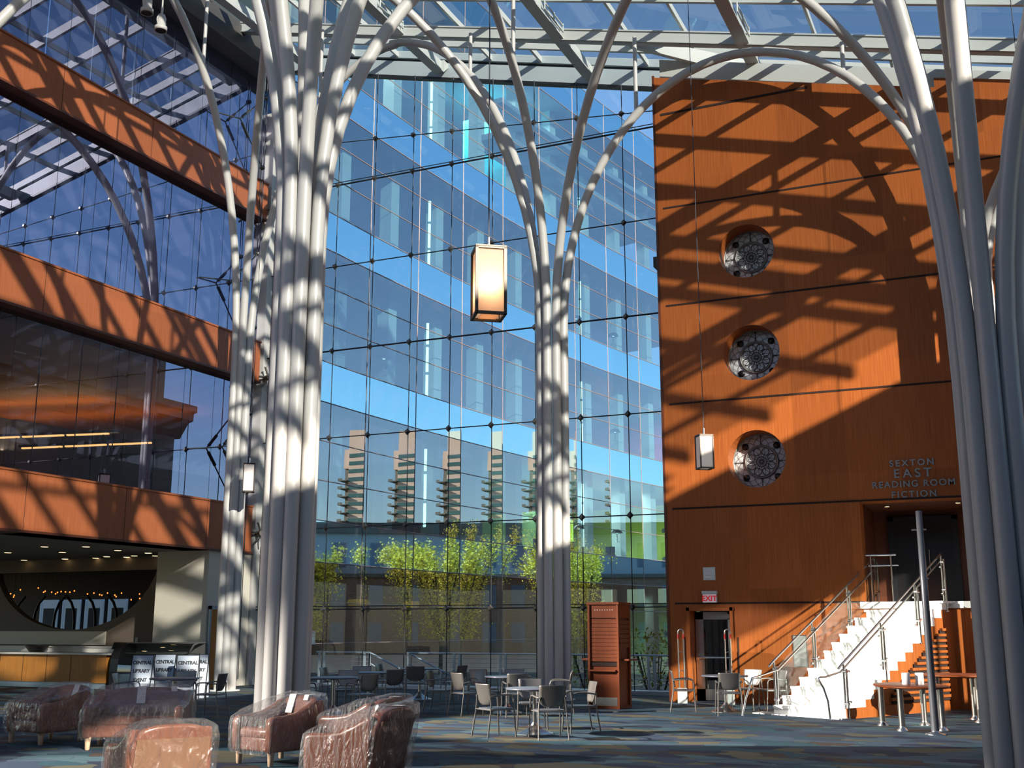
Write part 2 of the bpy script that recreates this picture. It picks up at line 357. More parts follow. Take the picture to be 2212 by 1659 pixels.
# --- back glass wall on cables
g = thing('window_1', 'tall cable-hung glass curtain wall at the back of the hall', 'glass wall', kind='structure')
U0 = -19.48; cols = [U0 + 1.4*k for k in range(-2, 9)]
rows = [.51+1.75] + [1.0583*2.8+1.75 + 2.8*k for k in range(5)]
mb = MB(); xs = [-22.2] + cols + [-8.1]; zs = [.1] + rows
for a, b_ in zip(xs[:-1], xs[1:]):
    for c, d in zip(zs[:-1], zs[1:]):
        mb.add([(a+.006, VG, c+.006), (b_-.006, VG, c+.006), (b_-.006, VG, d-.006), (a+.006, VG, d-.006)], [(0,1,2,3)])
    mb.add([(a+.006, VG, rows[-1]+.006), (b_-.006, VG, rows[-1]+.006), (b_-.006, VG, roofz(b_)), (a+.006, VG, roofz(a))], [(0,1,2,3)])
mb.build('glass_sheet', 'glass_clear', g, fix=False)
def toprow(u): return hzrow[0] + (u - U0)*hzrow[1]
hzrow = (20.38 - .257*(U0+21.05) - 1.15, -.262)
for u in cols:
    m_ = MB(); m_.tube([(u, VG-.09, .1), (u, VG-.09, roofz(u))], .014, 6); m_.build('vertical_cable', 'cable', g)
for k, z in enumerate(rows):
    m_ = MB(); m_.tube([(-22.2, VG-.12, z), (-8.1, VG-.12, z)], .026 if k in (3, 5) else .018, 6)
    if k in (5, 0): m_.tube([(-22.2, VG-.12, z+.09), (-8.1, VG-.12, z+.09)], .014, 6)
    m_.build('horizontal_cable', 'cable', g)
m_ = MB(); m_.tube([(-22.2, VG-.12, 17.52+.257*.6), (-8.1, VG-.12, 16.35)], .016, 6); m_.build('horizontal_cable', 'cable', g)
def node_mb(u, z):
    n_ = MB(); y = VG-.14
    n_.add([(u-.11, y, z), (u, y, z-.11), (u+.11, y, z), (u, y, z+.11), (u, y-.07, z), (u-.05, y+.1, z), (u+.05, y+.1, z)], [(0,1,4),(1,2,4),(2,3,4),(3,0,4),(0,3,5),(1,0,5),(2,1,6),(3,2,6)])
    n_.tube([(u, y-.085, z), (u, y-.02, z)], .045, 10); return n_
top_line = lambda u: 17.67 + (16.35-17.67)*(u+22.2)/14.1
for u in cols:
    for z in rows + [top_line(u)]:
        node_mb(u, z).build('node_fitting', 'node', g)

# --- glazed roof on steel beams
VW_ = 27.0
rf = thing('ceiling', 'sloping glass roof carried on white steel beams', 'glass roof', kind='structure')
XL, XR = -21.6, 9.3
def slope_box(mb, x0, x1, y0, y1, d0, d1):
    """beam following the roof slope, d = height above the beam plane"""
    a0, a1 = roofz(x0), roofz(x1)
    mb.hexa([(x0,y0,a0+d0),(x1,y0,a1+d0),(x1,y1,a1+d0),(x0,y1,a0+d0),(x0,y0,a0+d1),(x1,y0,a1+d1),(x1,y1,a1+d1),(x0,y1,a0+d1)]); return mb
mb = MB(); mb.add([(XL-.6,-8,roofz(XL-.6)+.82),(XR,-8,roofz(XR)+.82),(XR,VG+.3,roofz(XR)+.82),(XL-.6,VG+.3,roofz(XL-.6)+.82)], [(0,1,2,3)]); mb.build('roof_glass', 'glass_roof', rf, fix=False)
for v in (26.6, 20.5, 14.6, 8.5, 2.4):
    m_ = MB(); slope_box(m_, XL, XR, v-.13, v-.11+.02, 0, .34); slope_box(m_, XL, XR, v-.16, v+.10, 0, .035); slope_box(m_, XL, XR, v-.16, v+.10, .31, .345)
    m_.build('main_beam', 'roof_steel', rf)
v = 28.05
while v > -6:
    if min(abs(v-q) for q in (26.6, 20.5, 14.6, 8.5, 2.4)) > .25:
        m_ = MB(); slope_box(m_, XL, XR, v-.05, v+.05, .46, .76); m_.build('purlin', 'roof_steel', rf)
    v -= 1.45
ru = [-20.75 + 5.1*k for k in range(6)]
for u in ru:
    m_ = MB(); a = roofz(u)
    m_.box((u-.06, -7, a+.02), (u+.06, VG-.35, a+.42)); m_.box((u-.16, -7, a), (u+.16, VG-.35, a+.04))
    m_.hexa([(u-.16,VG-.35,a),(u+.16,VG-.35,a),(u+.16,VG-.06,a+.28),(u-.16,VG-.06,a+.28),(u-.16,VG-.35,a+.42),(u+.16,VG-.35,a+.42),(u+.16,VG-.06,a+.42),(u-.16,VG-.06,a+.42)])
    m_.build('rafter', 'roof_steel', rf)
    for j in (1, 2):
        w = u + 1.7*j
        if w < XR:
            m_ = MB(); m_.box((w-.035, -7, roofz(w)+.62), (w+.035, VG-.1, roofz(w)+.80)); m_.build('glazing_bar', 'roof_steel', rf)
m_ = MB(); slope_box(m_, XL-.5, -8.0, VG-.06, VG+.1, -.02, .50); slope_box(m_, XL-.5, -8.0, VG-.10, VG+.1, .60, .85); m_.build('fascia', 'fascia', rf)
m_ = MB(); slope_box(m_, -8.0, XR, VG-.06, VG+.1, -.02, .50); slope_box(m_, -8.0, XR, VG-.10, VG+.1, .60, .95); slope_box(m_, -8.0, XR, VW_+.55, VW_+.62, -.62, .02); m_.build('fascia', 'roof_steel', rf)
m_ = MB(); a0, a1 = roofz(-8.6), roofz(-4.2); m_.hexa([(-8.6,26.72,a0+.02),(-4.2,28.7,a1-.2),(-4.2,28.9,a1-.2),(-8.6,26.92,a0+.02),(-8.6,26.72,a0+.34),(-4.2,28.7,a1+.34),(-4.2,28.9,a1+.34),(-8.6,26.92,a0+.34)]); m_.build('diagonal_beam', 'roof_steel', rf)
m_ = MB(); slope_box(m_, XL-.5, -8.0, VG-.09, VG+.12, -.10, -.02); slope_box(m_, XL-.5, -8.0, VG+.0, VG+.1, .50, .60); m_.build('edge_channel', 'black_steel', rf)
# maintenance rails under the rafters, as on the nearest beams
for u in ru[1:5]:
    a = roofz(u); m_ = MB()
    for y0 in (25.0, 22.6):
        m_.tube([(u+.2, y0, a+.3), (u+.2, y0+1.3, a+.3)], .025, 6); m_.tube([(u+.2, y0, a+.12), (u+.2, y0+1.3, a+.12)], .025, 6)
        for q in (0, .65, 1.3): m_.tube([(u+.2, y0+q, a+.1), (u+.2, y0+q, a+.36)], .02, 6)
    m_.build('safety_rail', 'roof_steel', rf)

# --- left side: glass facade with wooden bands, gutter, corner post
mb = MB(); mb.box((-22.9, -8, 19.9), (-21.55, 29.3, 20.25)); mb.box((-22.9, -8, 20.25), (-21.95, 29.3, 21.2)); mb.box((-21.7,-8,20.25),(-21.55,29.3,20.75)); struct(mb.build('trim_2', 'dark_grey'))
for k, (z0, z1) in enumerate(((14.98, 16.2), (9.47, 10.75), (4.03, 5.42))):
    mb = MB(); mb.box((-22.75, -8, z0), (-22.0, 28.85, z1)); o = struct(mb.build('trim_%d' % (3+k), 'wood_band'))
    m2 = MB(); m2.box((-22.02, -8, z0-.06), (-21.94, 28.87, z0)); m2.box((-22.9, -8, z0-.06), (-22.02, 28.87, z0)); m2.build('bottom_edge', 'wood_dark', o)
    m2 = MB(); m2.box((-22.8, -8, z1), (-21.97, 28.87, z1+.05)); m2.build('top_rail', 'wood_band', o)
    m2 = MB()
    for v in [-7 + 3.37*i for i in range(11)]: m2.box((-22.004, v-.006, z0), (-21.996, v+.006, z1))
    m2.build('joint', 'groove', o)
g2 = thing('window_2', 'reflective glass facade on the left between wooden bands', 'glass wall', kind='structure')
fz = [(5.47, 9.41), (10.8, 14.92), (16.25, 19.9)]
for z0, z1 in fz:
    mb = MB()
    v = -8.0
    vs_ = [-8 + 1.348*i for i in range(28)]; vs_ = [q for q in vs_ if q < 29] + [29.25]
    for a, b_ in zip(vs_[:-1], vs_[1:]):
        mb.add([(UF, a+.008, z0), (UF, b_-.008, z0), (UF, b_-.008, z1), (UF, a+.008, z1)], [(0,1,2,3)])
    mb.build('glass_sheet', 'glass_facade', g2, fix=False)
    m2 = MB()
    for q in vs_: m2.box((UF-.03, q-.008, z0), (UF-.004, q+.008, z1))
    m2.build('glazing_joint', 'black_steel', g2)
# Y-shaped cable braces at the facade end
for z in (17.9, 12.4, 7.1):
    b1 = MB(); p = Vector((-22.0, 27.2, z))
    for e in ((-21.95, 28.4, z+1.25), (-21.95, 28.4, z-1.25), (-22.25, 26.0, z-.2)): b1.tube([p, e], .022, 6)
    b1.tube([p+Vector((0,.1,.1)), p+Vector((0,.45,.47))], .05, 8); b1.tube([p+Vector((0,.1,-.1)), p+Vector((0,.45,-.47))], .05, 8)
    for e in ((-21.95, 28.4, z+1.25), (-21.95, 28.4, z-1.25)): b1.lathe([(0,-.09),(.09,-.04),(.09,.04),(0,.09)], 10, e)
    b1.build('cable_brace', 'node', g2)
m2 = MB()
for q in (28.36, 28.46): m2.tube([(-21.95, q, .2), (-21.95, q, 19.9)], .014, 6)
m2.build('vertical_cable', 'cable', g2)
mb = MB(); mb.box((-22.55, 29.0, 0), (-21.98, 29.3, 18.9)); o = struct(mb.build('trim_6', 'white_steel'))
mb = MB(); mb.box((-22.75, 28.96, 0), (-22.56, 29.3, 19.6)); mb.build('recess_strip', 'dark_grey', o)
for z in (15.3, 9.6, 4.6):
    mb = MB(); c = Vector((-21.7, 28.95, z))
    for a in range(5):
        d = Vector((math.cos(a*1.26+.5)*.34, -.12, math.sin(a*1.26+.5)*.34)); mb.tube([c, c+d], .035, 6)
    mb.tube([(-21.98, 29.1, z), (-21.6, 28.85, z)], .09, 10); mb.build('star_bracket', 'node', o)

# floors of the building behind the left facade
for k, z in enumerate((4.05, 9.5, 15.0)):
    mb = MB(); mb.box((-34, -8, z), (-22.76, 31.0, z+.9)); struct(mb.build('floor.00%d' % (k+1), 'office_ceil'))
mb = MB(); mb.box((-34.2, -8, 5), (-34, 31.0, 20)); struct(mb.build('wall_left', 'office_dark'))
mb = MB(); mb.box((-34, -8, 9.3), (-22.9, 45, 9.46)); struct(mb.build('ceiling.001', 'orange_ceil'))
mb = MB(); mb.box((-34, 30.9, 9.46), (-22.4, 31.05, 20)); mb.box((-34, 45, 4.9), (-22.4, 45.2, 9.4)); struct(mb.build('wall_left.001', 'office_dark'))
# pale roller blinds behind the upper glass
for k, (z0, z1) in enumerate(((10.9, 14.9), (16.3, 19.85))):
    m_ = MB()
    for j in range(16):
        y = 28.6 - 1.6*j; m_.box((-22.6, y-.78, z0), (-22.588, y+.78, z1))
    struct(m_.build('trim_%d' % (9+k), 'blind'))

# --- cafe under the left facade: ceiling, pier, back wall with an oval opening
mb = MB(); mb.box((-40, 20, 3.97), (-22.0, 31, 4.03)); struct(mb.build('ceiling.002', 'soffit'))
mb = MB(); mb.box((-24.0, 26.95, 0), (-22.05, 28.95, 4.0)); o = struct(mb.build('wall_front', 'beige'))
d = thing('door_2', 'narrow brown wooden door in the beige pier beside the cafe', 'door', (0,0,0), kind='structure')
m_ = MB(); m_.box((-22.02, 27.1, 0), (-21.99, 27.95, 2.25)); m_.build('door_leaf', 'oak', d)
m_ = MB(); m_.box((-22.03, 27.02, 0), (-21.96, 27.1, 2.35)); m_.box((-22.03, 27.95, 0), (-21.96, 28.03, 2.35)); m_.box((-22.03, 27.02, 2.25), (-21.96, 28.03, 2.35)); m_.build('door_frame', 'kick', d)
def holed(name, outer, holes, mat, y, thick, parent=None):
    """flat wall in an x-z plane with holes, given a back face and reveals"""
    bm = bmesh.new()
    def loop(pts):
        vs = [bm.verts.new((a, y, b_)) for a, b_ in pts]
        for i in range(len(vs)): bm.edges.new((vs[i], vs[(i+1) % len(vs)]))
    loop(outer)
    for h in holes: loop(h)
    bmesh.ops.triangle_fill(bm, use_beauty=True, use_dissolve=False, edges=bm.edges)
    mb = MB(); mb.from_bm(bm, False)
    for h in [outer] + holes:
        n = len(h); mb.add([(a, y, b_) for a, b_ in h] + [(a, y+thick, b_) for a, b_ in h], [(i, (i+1)%n, n+(i+1)%n, n+i) for i in range(n)])
    return mb.build(name, mat, parent)
ell = [(-28.9 + 3.6*math.cos(2*PI*i/64), 4.0 + 2.35*math.sin(2*PI*i/64)) for i in range(64)]
ell = [(a, b_) for a, b_ in ell if b_ <= 3.72]; ell.sort(key=lambda q: q[0])
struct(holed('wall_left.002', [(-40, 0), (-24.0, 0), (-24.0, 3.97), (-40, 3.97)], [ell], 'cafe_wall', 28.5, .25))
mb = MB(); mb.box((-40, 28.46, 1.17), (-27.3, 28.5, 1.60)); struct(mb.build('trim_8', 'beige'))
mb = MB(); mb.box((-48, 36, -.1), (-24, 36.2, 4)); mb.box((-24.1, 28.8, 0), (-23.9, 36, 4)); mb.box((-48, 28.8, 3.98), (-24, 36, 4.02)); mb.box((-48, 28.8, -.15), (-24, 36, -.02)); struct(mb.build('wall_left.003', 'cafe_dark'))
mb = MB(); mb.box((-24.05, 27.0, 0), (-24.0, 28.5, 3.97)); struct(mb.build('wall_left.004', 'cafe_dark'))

# --- right side (outside the frame): stone wall and strip of glass, solids and gaps shaped to place the sun
mb = MB(); mb.box((9.3, -2.2, 0), (10.1, 13.2, 12.45)); mb.box((9.3, -8, 0), (10.1, -5.2, 12.45)); mb.box((9.3, -5.2, 0), (10.1, -2.2, 6.3)); mb.box((9.3, -5.2, 10.2), (10.1, -2.2, 12.45)); mb.box((9.3, 13.2, 0), (10.1, 29.3, 4.9)); mb.box((9.3, 13.2, 8.7), (10.1, 29.3, 12.45)); struct(mb.build('wall_right', 'library_stone'))
mb = MB(); mb.add([(9.5,13.2,4.9),(9.5,29.3,4.9),(9.5,29.3,8.7),(9.5,13.2,8.7)], [(0,1,2,3)]); o = mb.build('window_3', 'glass_clear', fix=False); struct(o)
m_ = MB()
for k in range(5): m_.box((9.45, 15.2+2.8*k, 4.9), (9.55, 15.3+2.8*k, 8.7))
m_.build('mullion', 'black_steel', o)
mb = MB(); mb.box((-22.3, -9.2, 0), (9.6, -9, 13)); struct(mb.build('wall_front.001', 'library_stone'))

# --- wood-panelled block on the right
VW = 27.0
circ = lambda cx, cz, r, n=40: [(cx + r*math.cos(2*PI*i/n), cz + r*math.sin(2*PI*i/n)) for i in range(n)]
HOLES = [(-5.73, 11.02), (-5.72, 8.38), (-5.71, 5.73)]
outer = [(-8.0, 0), (-7.50, 0), (-7.50, 2.12), (-6.52, 2.12), (-6.52, 0), (8, 0), (8, 12.6), (-1.0, 14.75), (-1.0, 14.5), (-8.0, 16.25)]
opening = [(-3.38, 2.3), (.9, 2.3), (.9, 4.58), (-3.38, 4.58)]
wall = struct(holed('wall_back', outer, [circ(x, z, .70) for x, z in HOLES] + [opening], 'wood', VW, .62))
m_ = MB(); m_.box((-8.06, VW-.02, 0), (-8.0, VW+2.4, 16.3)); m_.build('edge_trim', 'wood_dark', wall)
m_ = MB()
for z in (12.48, 9.82, 7.24, 4.6): m_.box((-7.85, VW-.012, z-.022), (8, VW+.004, z+.022))
m_.box((-7.85, VW-.012, 2.28), (-3.4, VW+.004, 2.32)); m_.box((-7.85, VW-.012, 15.1), (-4.0, VW+.004, 15.16)); m_.build('panel_groove', 'groove', wall)
m_ = MB(); m_.box((-7.6, VW-.03, 2.12), (-6.42, VW, 2.2)); m_.box((-7.58, VW-.03, 0), (-7.50, VW, 2.2)); m_.box((-6.52, VW-.03, 0), (-6.44, VW, 2.2)); m_.build('door_casing', 'wood', wall)
m_ = MB()
for u in (-7.42, -6.55): m_.box((-7.66 if u < -7 else -6.36, VW-.02, 0), (-7.63 if u < -7 else -6.33, VW+.002, 1.5))
m_.build('slot', 'groove', wall)
# recess behind the stair head
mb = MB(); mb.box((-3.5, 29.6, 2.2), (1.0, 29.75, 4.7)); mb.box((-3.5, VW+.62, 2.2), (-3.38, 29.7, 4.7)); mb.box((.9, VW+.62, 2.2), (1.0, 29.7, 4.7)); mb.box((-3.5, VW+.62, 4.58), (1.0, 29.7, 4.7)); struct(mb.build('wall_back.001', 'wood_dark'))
mb = MB(); mb.box((-3.5, VW-.05, 2.15), (1.0, 29.7, 2.3)); struct(mb.build('floor.004', 'stone_white'))
d = thing('door_3', 'dark double glass door inside the recess behind the stair head', 'door', kind='structure')
m_ = MB(); m_.box((-3.05, 29.50, 2.3), (-2.92, 29.6, 4.42)); m_.box((-1.55, 29.50, 2.3), (-1.42, 29.6, 4.42)); m_.box((-3.05, 29.50, 4.32), (-1.42, 29.6, 4.42)); m_.box((-2.26, 29.5, 2.3), (-2.2, 29.6, 4.32)); m_.build('door_frame', 'black_steel', d)
m_ = MB(); m_.box((-2.92, 29.54, 2.3), (-1.55, 29.56, 4.32)); m_.build('door_glass', 'black', d)
m_ = MB(); m_.tube([(-2.34,29.46,3.05),(-2.34,29.46,3.6)], .018, 8); m_.tube([(-2.12,29.46,3.05),(-2.12,29.46,3.6)], .018, 8); m_.build('door_handle', 'chrome', d)
# ground-floor door in the wood wall
d = thing('door_1', 'steel-framed glass exit door set into the wood wall', 'door', kind='structure')
y = VW + .42
m_ = MB(); m_.box((-7.48, y, .02), (-7.28, y+.05, 2.1)); m_.box((-6.68, y, .02), (-6.53, y+.05, 2.1)); m_.box((-7.48, y, 1.92), (-6.53, y+.05, 2.1)); m_.box((-7.48, y, .02), (-6.53, y+.05, .28)); m_.build('door_frame', 'steel', d)
m_ = MB(); m_.box((-7.28, y+.02, .28), (-6.68, y+.03, 1.92)); m_.build('door_glass', 'glass_dark', d)
m_ = MB(); m_.tube([(-7.45, y-.07, 1.02), (-6.56, y-.07, 1.02)], .032, 10); m_.box((-7.47, y-.08, .96), (-7.36, y, 1.12)); m_.box((-6.64, y-.08, .97), (-6.56, y, 1.07)); m_.build('push_bar', 'chrome', d)
m_ = MB(); m_.box((-7.02, y-.07, 1.95), (-6.62, y, 2.05)); m_.build('door_closer', 'steel', d)
m_ = MB(); m_.box((-7.46, y+.6, 0), (-6.5, y+.62, 2.2)); m_.build('backing', 'office_dark', d)

# --- round tracery windows
def tracery(cx, cz, lab):
    t = thing('round_window', lab, 'round window', (cx, VW+.60, cz), 0, 'round tracery windows in the wood wall')
    m_ = MB(); m_.lathe([(.0,0),(.74,0)], 48); xf(m_, Matrix.Rotation(PI/2, 4, 'X')); m_.build('backlit_disc', 'window_grey', t, fix=False)
    m_ = MB(); m_.torus((0,-.03,0), .70, .026); m_.torus((0,-.03,0), .40, .022); m_.torus((0,-.03,0), .365, .012); m_.build('ring', 'steel_dark', t)
    m_ = MB()
    for k in range(8):
        a = PI/8 + k*PI/4; m_.torus((.262*math.cos(a), -.025, .262*math.sin(a)), .088, .008, n=20)
    m_.torus((0,-.025,0), .125, .010, n=24); m_.build('small_ring', 'black_steel', t)
    m_ = MB()
    for k in range(16):
        a = k*PI/8; m_.torus((.36*math.cos(a), -.02, .36*math.sin(a)), .335, .0042, n=40, k=4)
    for k in range(4):
        a = k*PI/2; m_.tube([(.38*math.cos(a),-.03,.38*math.sin(a)), (.7*math.cos(a),-.03,.7*math.sin(a))], .009, 6)
    m_.build('interlaced_bar', 'black_steel', t)
    for k in range(4):
        a = PI/4 + k*PI/2; m_ = MB(); m_.lathe([(0,0),(.082,0),(.082,.03),(0,.03)], 20); xf(m_, Matrix.Translation((.545*math.cos(a), -.0, .545*math.sin(a))) @ Matrix.Rotation(PI/2, 4, 'X')); m_.build('dark_roundel', 'black', t)
    return t
M['window_grey'] = plain('frosted_grey_glass', (.50, .51, .53), .22)
M['steel_dark'] = plain('grey_bronze_ring', (.20, .20, .195), .4, metal=.5)
for (x, z), lab in zip(HOLES, ('topmost of three round tracery windows recessed in the wood wall', 'middle of three round tracery windows recessed in the wood wall', 'lowest of three round tracery windows, nearest the doors')):
    tracery(x, z, lab)

# ------------------------------------------------------------------ steel trees
def steel_tree(cu, cv, dirs, lab, rb=.33, rs=.115, zs=9.4):
    """dirs: list of (du, dv) half-span vectors towards the next tree"""
    t = thing('steel_tree', lab, 'steel column', (cu, cv, 0), 0, 'branching white steel columns')
    for du, dv in dirs:
        R = math.hypot(du, dv); ex, ey = du/R, dv/R
        top = roofz(cu+du) - .36
        pts = [(ex*rb, ey*rb, 0), (ex*rb, ey*rb, zs*.5), (ex*rb, ey*rb, zs)]
        for i in range(1, 19):
            a = (PI/2)*i/18; r = rb + (R-rb)*(1-math.cos(a)); z = zs + (top-zs)*math.sin(a)
            pts.append((ex*r, ey*r, z))
        m_ = MB(); m_.tube(pts, rs, 14); st = m_.build('stem', 'white_steel', t)
        if abs(du)*abs(dv) < .01:
            r = 2.45; c = 1-(r-rb)/(R-rb); z = zs + (top-zs)*math.sqrt(max(0, 1-c*c))
            m_ = MB(); m_.tube([(ex*r, ey*r, z), (ex*r, ey*r, roofz(cu+ex*r)+.05)], .055, 10); m_.build('strut', 'white_steel', st)
    m_ = MB(); m_.lathe([(rb+rs+.06, 0), (rb+rs+.06, .02), (rb+rs+.02, .03)], 32); m_.build('base_plate', 'white_steel', t)
    return t
HU, HVa, HVb = 5.1, 5.85, 6.1
P8 = lambda hv1, hv2: [(-HU, 0), (HU, 0), (0, hv1), (0, -hv2), (-HU, hv1), (HU, hv1), (-HU, -hv2), (HU, -hv2)]
B5 = [(-HU, 0), (HU, 0), (0, -HVa), (-HU, -HVa), (HU, -HVa)]
VB, VF = 26.3, 14.6
steel_tree(-10.75, VB, B5, 'white branching column in front of the glass wall beside the wooden kiosk')
steel_tree(-20.75, VB, [(HU, 0), (0, -HVa), (HU, -HVa)], 'white branching column against the left facade beside the sandwich boards', rb=.27)
steel_tree(-.55, VB, B5, 'white branching column behind the large right-hand column, near the stair head')
steel_tree(-10.42, VF, P8(HVa, HVb), 'thick white branching column behind the plastic-wrapped armchairs', rb=.31, zs=8.0)
steel_tree(-.19, VF, P8(HVa, HVb), 'large shaded white column at the right edge of the hall', zs=4.6)
steel_tree(-20.75, VF, [(HU, 0), (0, HVa), (HU, HVa), (0, -HVb), (HU, -HVb)], 'white branching column along the left facade, seen only as a reflection', rb=.27)

# ------------------------------------------------------------------ pendant lanterns
def lantern(u, v, zb, w, h, lab, mat, power=0):
    t = thing('pendant_lantern', lab, 'pendant lamp', (u, v, zb), .62, 'square pendant lanterns')
    q = w/2; b = .018 if w > .3 else .014
    m_ = MB()
    for sx in (-1, 1):
        for sy in (-1, 1): m_.box((sx*q-b, sy*q-b, 0), (sx*q+b, sy*q+b, h))
    for z0, z1 in ((0, .035), (h-.03, h)):
        for s in (-1, 1):
            m_.box((-q-b, s*q-b, z0), (q+b, s*q+b, z1)); m_.box((s*q-b, -q-b, z0), (s*q+b, q+b, z1))
    m_.box((-q-b, -q-b, h-.012), (q+b, q+b, h+.012)); m_.build('frame', 'bronze', t)
    m_ = MB(); r = q-.006
    for a, c in (((-r,-r),(r,-r)), ((r,-r),(r,r)), ((r,r),(-r,r)), ((-r,r),(-r,-r))):
        m_.add([(a[0],a[1],.03),(c[0],c[1],.03),(c[0],c[1],h-.02),(a[0],a[1],h-.02)], [(0,1,2,3)])
    m_.build('shade', mat, t)
    m_ = MB(); m_.box((-q*.62, -q*.62, .012), (q*.62, q*.62, .02)); m_.build('bottom_panel', mat, t)
    if power:
        ld = bpy.data.lights.new('bulb', 'POINT'); ld.energy = power; ld.color = (1, .66, .40); ld.shadow_soft_size = .05
        lo = bpy.data.objects.new('bulb', ld); C.objects.link(lo); lo.parent = t; lo.location = (0, 0, h*.42)
    m_ = MB(); m_.tube([(0,0,h), (0,0,h+.17)], .022, 10); m_.build('stem', 'steel', t)
    top = roofz(u) + .3 - zb
    m_ = MB(); m_.tube([(0,0,h+.15), (0,0,top)], .009, 6); m_.build('cable', 'cable', t)
    return t
lantern(-5.84, 12.2, 5.52, .36, .88, 'largest lit lantern, hanging high before the glass wall', 'shade', 7.5)
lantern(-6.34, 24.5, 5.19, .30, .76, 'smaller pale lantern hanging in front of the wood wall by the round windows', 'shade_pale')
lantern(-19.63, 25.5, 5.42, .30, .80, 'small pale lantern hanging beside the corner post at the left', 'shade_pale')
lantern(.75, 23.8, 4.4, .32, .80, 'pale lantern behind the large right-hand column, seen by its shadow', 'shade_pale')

# twin floodlights under the roof, top left
for k, (u, v, z, lab) in enumerate(((-17.95, 18.55, 16.05, 'left one of the two white floodlights hanging under the roof'), (-17.95, 19.05, 15.85, 'right one of the two white floodlights hanging under the roof'))):
    t = thing('floodlight', lab, 'floodlight', (u, v, z), 0, 'white floodlights under the roof')
    m_ = MB(); m_.lathe([(.0,.42),(.08,.42),(.11,.34),(.11,.12),(.15,.10),(.15,0),(.13,0)], 20); m_.build('housing', 'white_steel', t)
    m_ = MB(); m_.lathe([(0,.015),(.13,.012)], 20); m_.build('lens', 'black', t)
    m_ = MB(); m_.torus((0,0,.24), .15, .014, 'x', 20); m_.tube([(0,0,.38), (0,0,.62)], .03, 8); m_.tube([(0,0,.6),(0,0,roofz(u)-z)], .02, 8); m_.build('bracket', 'white_steel', t)

# ------------------------------------------------------------------ stair
ST = math.atan2(-.75, 1.52)
sw, tr, ri, ns = 1.70, .305, .177, 13
st = thing('staircase', 'white stone staircase with glass guards rising to the recess in the wood wall', 'staircase', (-4.97, 24.04, 0), ST)
for k in range(ns):
    m_ = MB(); z = ri*(k+1)
    m_.box((0, tr*k-.02, z-.05), (sw, tr*(k+1)+.02, z)); m_.box((0.005, tr*k, z-ri), (sw-.005, tr*k+.04, z-.05))
    if k == ns-1: m_.box((0, tr*k, z-.05), (sw+.1, tr*k+1.2, z))
    m_.build('step', 'stone_white', st)
m_ = MB(); m_.box((-.35, -.25, .0), (sw+.1, .05, .02)); m_.build('landing_slab', 'stone_white', st)
# solid sides: stepped wooden stringers, right one with louvres
for x0, x1, nm in ((-.05, 0, 'left_side_panel'), (sw, sw+.05, 'right_side_panel')):
    poly = [(0, 0)]
    for k in range(ns):
        poly += [(tr*k, max(0, ri*(k+1)-.19)), (tr*(k+1), max(0, ri*(k+1)-.19))]
    L_ = tr*ns + 1.2
    poly += [(L_, ri*ns-.15), (L_, 0)]
    pp = []
    for p in poly:
        if not pp or p != pp[-1]: pp.append(p)
    m_ = MB(); m_.prism(pp[1:] if pp[0] == pp[1] else pp, x0, x1, 'x'); m_.build(nm, 'wood', st)
m_ = MB()
for k in range(ns): m_.box((sw, tr*k-.02, ri*(k+1)-.19), (sw+.055, tr*(k+1)+.03, ri*(k+1)))
m_.build('stepped_stone_edge', 'stone_white', st)
m_ = MB()
for k in range(13):
    z = .22 + .115*k; y0 = max(1.55, (z+.62)/ri*tr*.92); y1 = 3.75
    if y0 < y1-.12: m_.box((sw+.02, y0, z), (sw+.09, y1, z+.075))
m_.build('louvre_gap', 'groove', st)
m_ = MB()
for k in range(13):
    z = .22 + .115*k + .06; y0 = max(1.5, (z+.60)/ri*tr*.92); y1 = 3.8
    if y0 < y1-.1: m_.box((sw+.05, y0, z), (sw+.12, y1, z+.055))
m_.box((sw+.03, 3.76, .15), (sw+.10, 3.86, 1.75)); m_.build('louvre', 'wood', st)
m_ = MB(); m_.box((sw+.045, -.02, 0), (sw+.075, tr*ns+1.2, .2)); m_.build('skirting', 'wood', st)
